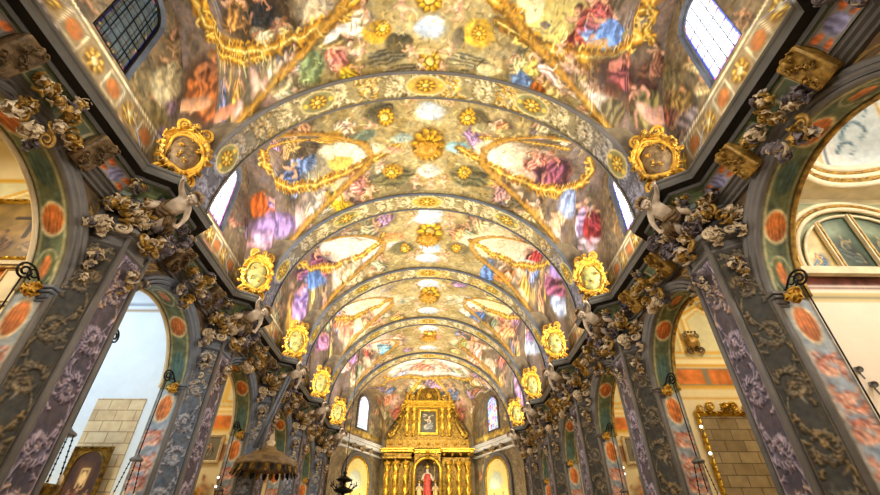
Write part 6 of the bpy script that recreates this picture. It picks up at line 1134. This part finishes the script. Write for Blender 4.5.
        mb.box((-hl, -.1, 0), (hl, .06, .3), 0); mb.box((-hl, .06, 0), (hl, .16, .45), 0); mb.box((-hl, .16, 0), (hl, .22, .52), 0); mb.box((-hl, -.42, 0), (hl, -.34, .2), 0); mb.build('moulding', M['white'], root)
        mb = MB(); spray(mb, (-.9, -.22, .1), (0, 0, 1), (0, 1, 0), 10, .4, 3, (0, 1, 2)); spray(mb, (.9, -.22, .1), (0, 0, 1), (0, 1, 0), 10, .4, 5, (0, 1, 2)); spray(mb, (0, -.22, .1), (0, 0, 1), (0, 1, 0), 10, .45, 7, (0, 1)); mb.build('leaf_frieze', STU, root)
        # bright arched altar recess below
        root = empty('side_altarpiece', (wc.x, wc.y, EYE+.35*K), 'arched painted altarpiece glowing below the %s apse window' % SIDE[sg], 'altarpiece'); root.rotation_euler = rot_from(nv).to_euler()
        w2, hh = 1.15, 2.1; c = Cv(2.3, 3.3, 50, (.96, .9, .6), 44+s); c.blob((.95, 2.1), (.8, 0), (0, .6), (.9, .95, .88), soft=.3)
        for q in range(4): c.figure(((.3+q*.44, .8+.2*(q % 2)), (.28, 0), (0, .5)), [(.7, .6, .3), (.85, .5, .4), (.8, .8, .6), (.5, .6, .5)][q], seed=q+s)
        psurf('painting', lambda U, V: (-w2+2*w2*U, (hh+w2*np.sqrt(np.clip(1-(2*U-1)**2, 0, 1)))*V, .05+0*U), 60, 90, c.img, M['picture'], root)
        mb = MB()
        for q, t_, m_ in ((1.2, .08, 1), (1.32, .07, 0), (1.45, .09, 0)): mb.tube([(-q, 0, .08), (-q, hh, .08)]+[(-q*math.cos(PI*i/24), hh+q*math.sin(PI*i/24), .08) for i in range(1, 24)]+[(q, hh, .08), (q, 0, .08)], t_, 8, m_)
        mb.build('arched_frame', [M['stone'], M['gold']], root)
        area('altarpiece_lamp', (wc.x+nv.x*1.4, wc.y+nv.y*1.4, EYE+.2*K), -nv+Vector((0, 0, .35)), 1.2, .3, 170, (1, .85, .5))

# ------------------------------------------------------------------ high altar
RYf = 4.6
A = empty('gilded_altarpiece', W(0, RYf, FLOORZ), 'tall gilded altarpiece with twisted columns in the centre of the apse', 'altarpiece')
def ap(name, mb, m): return mb.build(name, m, A)
Z = lambda z: (z-FLOORZ)*K
mb = MB(); mb.box((-.44*K, -.02*K, 0), (.44*K, .12*K, Z(.36))); ap('plinth', mb, M['gold_d'])
for x0, x1 in ((-.42, -.14), (.14, .42)): mb = MB(); mb.box((x0*K, .06*K, Z(.36)), (x1*K, .14*K, Z(.88))); ap('back_panel', mb, M['gold_d'])
def twisted(x, y, z0, z1, r):
    mb = MB(); prof = []; n = 40
    for i in range(n+1): prof.append((r, z0+(z1-z0)*i/n))
    mb.lathe([(r*1.35, z0-.16), (r*1.35, z0-.1), (r*1.1, z0)]+prof+[(r*1.1, z1), (r*1.5, z1+.12), (r*1.7, z1+.2)], 20, 0, Matrix.Translation((x, y, 0)), lob=.16, nl=2, twist=9)
    pts = [(x+r*1.12*math.cos(t*13), y+r*1.12*math.sin(t*13), z0+(z1-z0)*t) for t in [i/70 for i in range(71)]]; mb.tube(pts, r*.26, 6, 1)
    spray(mb, (x, y-r*1.2, z1+.1), (0, -1, .2), (0, 0, 1), 7, .26, 2, (1,), flowers=0); return mb
for x in (-.385, -.3, -.205, .205, .3, .385):
    ap('column', twisted(x*K, -.01*K if abs(x) < .35 else .02*K, Z(.41), Z(.80), .14), [M['gold'], M['yellow']])
mb = MB()
for (x0, x1, fy) in ((-.435, -.15, -.05), (.15, .435, -.05), (-.15, .15, .0)):
    for (z0, z1, o) in ((.85, .87, 0), (.87, .9, -.01), (.905, .925, .012), (.925, .94, .024)):
        if abs(x0) < .2 and z0 < .9: continue
        mb.box(((x0-o)*K, (fy-o)*K, Z(z0)), ((x1+o)*K, .14*K, Z(z1)), 2 if z0 < .9 else 0, bev=.02)
for i in range(34): x = (-.43+.86*i/33)*K; mb.box((x-.03, -.085*K, Z(.908)), (x+.03, -.05*K, Z(.918)), 1)
for i in range(11):
    x = (-.4+.08*i)*K; spray(mb, (x, -.055*K, Z(.885)), (0, -1, 0), (0, 0, -1), 7, .2, i, (1,), flowers=1)
ap('entablature', mb, [M['gold'], M['yellow'], M['gold_d']])
mb = MB(); mb.box((-.41*K, -.03*K, Z(.94)), (.41*K, .12*K, Z(1.03)), 0, bev=.03)
for i in range(9): spray(mb, ((-.36+.09*i)*K, -.04*K, Z(.985)), (0, -1, 0), (0, 0, 1), 8, .26, i, (1,), flowers=1)
ap('attic_band', mb, [M['gold_d'], M['yellow']])
# niche with saints
def niche_path(r, zs, n=20): return [(-r*math.cos(PI*i/n), zs+r*math.sin(PI*i/n)) for i in range(n+1)]
mb = MB(); R_ = .125*K; zs = Z(.74); arc = niche_path(R_, zs)
pts = [(-R_, Z(.2))]+arc+[(R_, Z(.2))]
mb.tube([(x, -.02*K, z) for x, z in pts], .1, 8, 1); mb.tube([(x*1.12, -.025*K, z+(.06 if z > zs else 0)) for x, z in pts], .06, 8, 0)
vs = []; 
for (x, z) in pts: vs += [(x, -.02*K, z), (x, .12*K, z)]
mb.add(vs, [(2*i, 2*i+1, 2*i+3, 2*i+2) for i in range(len(pts)-1)], 0, True)
n_ = len(pts); vs = [(x, .12*K, z) for x, z in pts]; mb.add(vs, [tuple(range(n_))], 2)
spray(mb, (0, -.05*K, zs+R_+.1), (0, -1, 0), (0, 0, 1), 12, .42, 5, (1,))
vs = []; arc2 = arc
for (x, z) in arc2: vs += [(x, -.015*K, z), (x, -.015*K, Z(.9))]
mb.add(vs, [(2*i, 2*i+1, 2*i+3, 2*i+2) for i in range(len(arc2)-1)], 0)
ap('niche', mb, [M['gold_d'], M['gold'], M['niche_dark']] if 'niche_dark' in M else [M['gold_d'], M['gold'], M['brown']])
M['robe_red'] = mat('red_robe', (.72, .25, .2), .5, scale=8.); M['robe_cream'] = mat('cream_gold_robe', (.9, .8, .55), .45, scale=8., col2=(.6, .45, .25))
def saint(x, y, z, h, mrobe, lab, grp='statues in the altar niche'):
    root = empty('saint_statue', (x, y, z), lab, 'statue', grp); s_ = h/1.75
    V_ = [(0, 0, .95), (0, 0, 1.15), (0, 0, 1.38), (0, -.01, 1.5), (0, -.02, 1.6), (0, -.02, 1.7), (-.18, 0, 1.38), (-.3, -.06, 1.15), (-.2, -.24, 1.2), (.18, 0, 1.38), (.3, -.08, 1.12), (.38, -.26, 1.3), (-.1, 0, .9), (-.12, 0, .5), (-.12, .0, .08), (-.12, -.12, .03), (.1, 0, .9), (.12, -.04, .5), (.12, 0, .08), (.12, -.12, .03)]
    E_ = [(0, 1), (1, 2), (2, 3), (3, 4), (4, 5), (2, 6), (6, 7), (7, 8), (2, 9), (9, 10), (10, 11), (0, 12), (12, 13), (13, 14), (14, 15), (0, 16), (16, 17), (17, 18), (18, 19)]; Rr = [.15, .14, .15, .06, .09, .09, .09, .055, .04, .09, .055, .04, .1, .07, .05, .04, .1, .07, .05, .04]
    me = skin('body', [tuple(v*s_ for v in p) for p in V_], E_, [r*s_ for r in Rr], M['flesh']); o = bpy.data.objects.new('body', me); C.objects.link(o); o.parent = root
    mb = MB(); n = 26
    for i, (z_, r_) in enumerate([(0, 0)]):
        vs = []; fs = []; L_ = [(.02, .3), (.3, .27), (.6, .24), (.9, .2), (1.05, .19), (1.25, .22), (1.4, .2), (1.47, .08)]
        for (zz, rr_) in L_:
            for k in range(n): a = 2*PI*k/n; q = rr_*(1+.1*math.sin(7*a+zz*2)*(1.2-zz*.7)); vs.append((q*math.cos(a)*s_, q*.72*math.sin(a)*s_, zz*s_))
        for i in range(len(L_)-1):
            for k in range(n): fs.append((i*n+k, i*n+(k+1) % n, (i+1)*n+(k+1) % n, (i+1)*n+k))
        mb.add(vs, fs, 0, True)
    mb.build('robe', mrobe, root); mb = MB(); mb.lathe([(.1*s_, 1.7*s_), (.12*s_, 1.76*s_), (.08*s_, 1.86*s_), (.01, 2.0*s_)], 12, 0, Matrix.Translation((0, -.02*s_, 0))); mb.build('mitre', M['gold'], root)
    mb = MB(); mb.tube([(.38*s_, -.27*s_, .1*s_), (.38*s_, -.27*s_, 1.75*s_), (.42*s_, -.27*s_, 1.9*s_), (.34*s_, -.27*s_, 1.95*s_), (.31*s_, -.27*s_, 1.85*s_)], .016*s_, 6); mb.build('crozier', M['gold'], root)
mb = MB(); mb.box((-.12*K, 0, Z(.2)), (.12*K, .11*K, Z(.46)), 0, bev=.04); ap('statue_plinth', mb, M['gold_d'])
saint(0, (RYf+.05)*K, EYE+.47*K, 2.1, M['robe_red'], 'taller central saint statue in a red robe in the altar niche')
saint(-.075*K, (RYf+.03)*K, EYE+.46*K, 1.3, M['robe_cream'], 'small statue in a pale robe left of the central saint')
saint(.078*K, (RYf+.03)*K, EYE+.46*K, 1.3, M['robe_cream'], 'small statue in a pale robe right of the central saint')
# upper storey
mb = MB(); mb.box((-.2*K, .03*K, Z(1.03)), (.2*K, .12*K, Z(1.40))); ap('upper_panel', mb, M['gold_d'])
for e in (-1, 1):
    mb = MB(); q = [(.2, 1.03), (.37, 1.03), (.35, 1.1), (.29, 1.2), (.27, 1.3), (.25, 1.38), (.2, 1.38)]; n = len(q); vs = [(e*x*K, y, Z(z)) for y in (.04*K, .1*K) for x, z in q]; mb.add(vs, [tuple(range(n)), tuple(range(2*n-1, n-1, -1))]+[(i, (i+1) % n, n+(i+1) % n, n+i) for i in range(n)]); ap('carved_wing', mb, M['gold_d'])
for x in (-.215, -.145, .145, .215): ap('column', twisted(x*K, .01*K, Z(1.09), Z(1.31), .1), [M['gold'], M['yellow']])
c = Cv(1.1, 1.6, 60, (.22, .2, .15), 18); c.img *= 1+.3*c.n1[..., None]; c.figure(((.55, .75), (.4, 0), (0, .6)), (.36, .36, .34), (.75, .6, .45), seed=6); c.cloud(((.55, 1.35), (.4, 0), (0, .15)), (.6, .55, .45), 6, 3)
o = psurf('upper_painting', lambda U, V: ((-.08+.16*U)*K, -.002*K+.15+0*U, Z(1.1)+.2*K*V+0*U), 50, 70, c.img, M['picture'], A)
mb = MB(); q = [(-.085, 1.09), (.085, 1.09), (.085, 1.31), (-.085, 1.31)]
for g_, t_ in ((1, .07), (1.12, .045)): mb.tube([(x*g_*K, .0, Z(1.2+(z-1.2)*(1+(g_-1)*.8))) for x, z in q], t_, 8, 0, closed=True)
ap('painting_frame', mb, M['gold'])
for e in (-1, 1):
    mb = MB(); pts = [(e*.24*K, .05*K, Z(1.36)), (e*.27*K, .04*K, Z(1.28)), (e*.3*K, .03*K, Z(1.18)), (e*.35*K, .02*K, Z(1.10)), (e*.39*K, .02*K, Z(1.06)), (e*.38*K, .02*K, Z(1.04))]; mb.tube(pts, [.08, .12, .15, .2, .16, .08], 10, 0)
    scroll(mb, (e*.36*K, 0, Z(1.05)), (e, 0, 0), (0, 0, 1), .45, 1, rad=.13); scroll(mb, (e*.25*K, 0, Z(1.33)), (e, 0, 0), (0, 0, 1), .36, 1, rad=.13)
    for q in range(5): spray(mb, (e*(.25+.03*q)*K, .0, Z(1.3-.05*q)), (0, -1, 0), (e*.3, 0, -1), 7, .28, q+3, (0, 1), flowers=1)
    ap('volute', mb, [M['gold_d'], M['gold']])
mb = MB()
for (z0, z1, o) in ((1.34, 1.355, 0), (1.355, 1.375, -.01), (1.375, 1.39, .01), (1.39, 1.402, .022)): mb.box(((-.235-o)*K, (-.02-o)*K, Z(z0)), ((.235+o)*K, .12*K, Z(z1)), 0, bev=.015)
ap('upper_entablature', mb, M['gold'])
mb = MB(); R2 = .115*K; vs = [(-R2*math.cos(PI*i/20), -.01*K, Z(1.40)+R2*1.25*math.sin(PI*i/20)) for i in range(21)]; mb.add(vs, [tuple(range(21))], 2); mb.tube([(-R2*1.05, 0, Z(1.41))]+[(-R2*math.cos(PI*i/20), 0, Z(1.42)+R2*1.4*math.sin(PI*i/20)) for i in range(21)]+[(R2*1.05, 0, Z(1.41))], .11, 8, 0)
vs = [(-R2*math.cos(PI*i/20), .06*K, Z(1.40)+R2*1.25*math.sin(PI*i/20)) for i in range(21)]; mb.add(vs, [tuple(range(21))], 2)
spray(mb, (0, .0, Z(1.46)), (0, -1, 0), (0, 0, 1), 12, .42, 15, (1,)); spray(mb, (0, -.02*K, Z(1.59)), (0, -1, 0), (0, 0, 1), 9, .26, 16, (0, 1))
for e in (-1, 1): scroll(mb, (e*.16*K, 0, Z(1.41)), (e, 0, 0), (0, 0, 1), .42, 0, rad=.14); mb.lathe([(.1, Z(1.4)), (.12, Z(1.42)), (.05, Z(1.435)), (.13, Z(1.46)), (.04, Z(1.49)), (.01, Z(1.52))], 14, 1, Matrix.Translation((e*.22*K, .03*K, 0)))
ap('crest', mb, [M['gold'], M['yellow'], M['gold_d']])
# ------------------------------------------------------------------ hanging black lamps beside the altar
for (x, y, z, lab) in ((-.62, 3.72, .50, 'black tiered sanctuary lamp hanging left of the altar'),):
    root = empty('sanctuary_lamp', W(x, y, z), lab, 'lamp'); mb = MB(); mb.lathe([(.02, .9), (.05, .8), (.03, .7), (.12, .6), (.05, .5), (.3, .35), (.42, .3), (.3, .22), (.1, .18), (.06, 0), (.35, -.1), (.5, -.16), (.38, -.26), (.1, -.32), (.05, -.5), (.22, -.6), (.02, -.8)], 20); mb.build('body', M['iron'], root)
    for k in range(8): a = 2*PI*k/8; mb = MB(); mb.tube([(.1*math.cos(a), .1*math.sin(a), -.05), (.4*math.cos(a), .4*math.sin(a), -.15), (.62*math.cos(a), .62*math.sin(a), .02)], .025, 6); mb.lathe([(.05, 0), (.07, .05), (.02, .06), (.02, .2)], 8, 0, Matrix.Translation((.62*math.cos(a), .62*math.sin(a), 0))); mb.build('arm', M['iron'], root)
    mb = MB(); mb.tube([(0, 0, .85), (0, 0, (float(max(fz(np.array(x)), gz(np.array(y), 5)))-z)*K)], .018, 6); mb.build('chain', M['iron'], root)

# bosses
for bi in range(1, 6):
    yc = (PY[bi]+PY[bi+1])/2
    if bi == 1: continue
    root = empty('vault_boss', W(0, yc, 1.702), 'gilded rosette boss at the crown of the %s vault bay' % BORD[bi], 'ornament', 'gilded bosses along the ridge'); mb = MB()
    mb.lathe([(.34, .02), (.34, -.04), (.3, -.07), (.26, -.04), (.2, -.04), (.16, -.09), (.08, -.12), (.001, -.13)], 28)
    mb.build('disc', M['yellow'], root)
    for k in range(12): a = 2*PI*k/12; mb = MB(); mb.leaf((.28*math.cos(a), .28*math.sin(a), -.02), (math.cos(a), math.sin(a), -.1), (0, 0, -1), .2, .32, 1.); mb.build('ray', M['yellow'], root)

# ------------------------------------------------------------------ light
UP = 900
for bi in range(0, 6):
    yc = (PY[bi]+PY[bi+1])/2
    for sg in (-1, 1):
        area('cornice_uplight', W(sg*.85, yc, 1.03), (-sg*1.5, 0, 1), 2.2, .2, UP*(.58 if bi < 2 else .86)*LUP, (1, .92, .8))
# added fill light at the rear wall, behind the viewer
area('rear_fill', W(0, -.69, .9), (0, 1, -.1), 5, 5, 2200*LREAR, (1, .95, .88))
# area lights added inside the chapels to brighten them, one tinted like daylight
for b in range(-1, 5):
    y0, y1, yc, r = bay_geo(b)
    for sg in (-1, 1):
        pw, col = (320, (1, .86, .62))
        if b == 1 and sg < 0: pw, col = 430, (.72, .86, 1)
        if b == 0 and sg > 0: pw, col = 540, (1, .95, .9)
        if b == 0 and sg < 0: pw, col = 460, (1, .9, .7)
        if b >= 2: pw = 300
        if b == 1 and sg > 0: pw = 330
        area('chapel_light', W(sg*1.4, yc-.12, 1.0), (0, .35, -1), 2.2, 1.6, pw*LCH, col)
        if b == 1 and sg < 0: area('chapel_low_light', W(sg*1.25, yc, -.1), (0, 1, .3), 1.5, .5, 170*LCH, (1, .8, .45))
for y, pw in ((1.1, 330), (2.6, 330)):
    area('nave_fill', W(0, y, .1), (0, 0, -1), 3, 3, pw*LNAVE, (1, .9, .8))  # fill lights added to brighten the lower nave by floor bounce
l = bpy.data.lights.new('altar_spot', 'SPOT'); l.energy = 6500*LALT; l.spot_size = 1.0; l.spot_blend = .6; l.shadow_soft_size = .3; l.color = (1, .87, .55); o = bpy.data.objects.new('altar_spot', l); C.objects.link(o); o.location = W(-.3, 3.3, 1.1); o.rotation_euler = (Vector(W(0, 4.6, .95))-o.location).to_track_quat('-Z', 'Y').to_euler()
o2 = o.copy(); C.objects.link(o2); o2.location = W(.3, 3.3, 1.1); o2.rotation_euler = (Vector(W(0, 4.6, .95))-o2.location).to_track_quat('-Z', 'Y').to_euler()
area('apse_light', W(0, 4.3, 1.0), (0, .2, 1), 3, .6, 520*LUP, (1, .93, .8))
area('apse_fill', W(0, 4.1, .1), (0, 1, .25), 3, .8, 260, (1, .88, .66))  # fill added to lift the dark apse walls
area('dome_light', W(1.36, .69, .86), (0, 0, 1), 1., 1., 45, (.93, .96, 1))  # area light brightening the dome panels, no fixture
w = bpy.data.worlds.new('W'); w.use_nodes = True; w.node_tree.nodes['Background'].inputs[0].default_value = (.6, .75, 1, 1); w.node_tree.nodes['Background'].inputs[1].default_value = .6; bpy.context.scene.world = w
# ------------------------------------------------------------------ camera
cam = bpy.data.cameras.new('Camera'); co = bpy.data.objects.new('Camera', cam); C.objects.link(co); co.location = (.044*K, 0, EYE)
cam.sensor_width = 36; cam.lens = 435.7/880*36; cam.clip_start = .05
co.rotation_mode = 'XYZ'; co.rotation_euler = (math.radians(90+36.42), 0, -.0166)
sc = bpy.context.scene; sc.camera = co; sc.view_settings.view_transform = 'Standard'; sc.view_settings.look = 'None'; sc.view_settings.gamma = 1; sc.view_settings.use_curve_mapping = False; sc.view_settings.exposure = EXPO
sc.cycles.max_bounces = 6; sc.cycles.diffuse_bounces = 4; sc.cycles.glossy_bounces = 2; sc.cycles.transmission_bounces = 1; sc.cycles.sample_clamp_indirect = 4
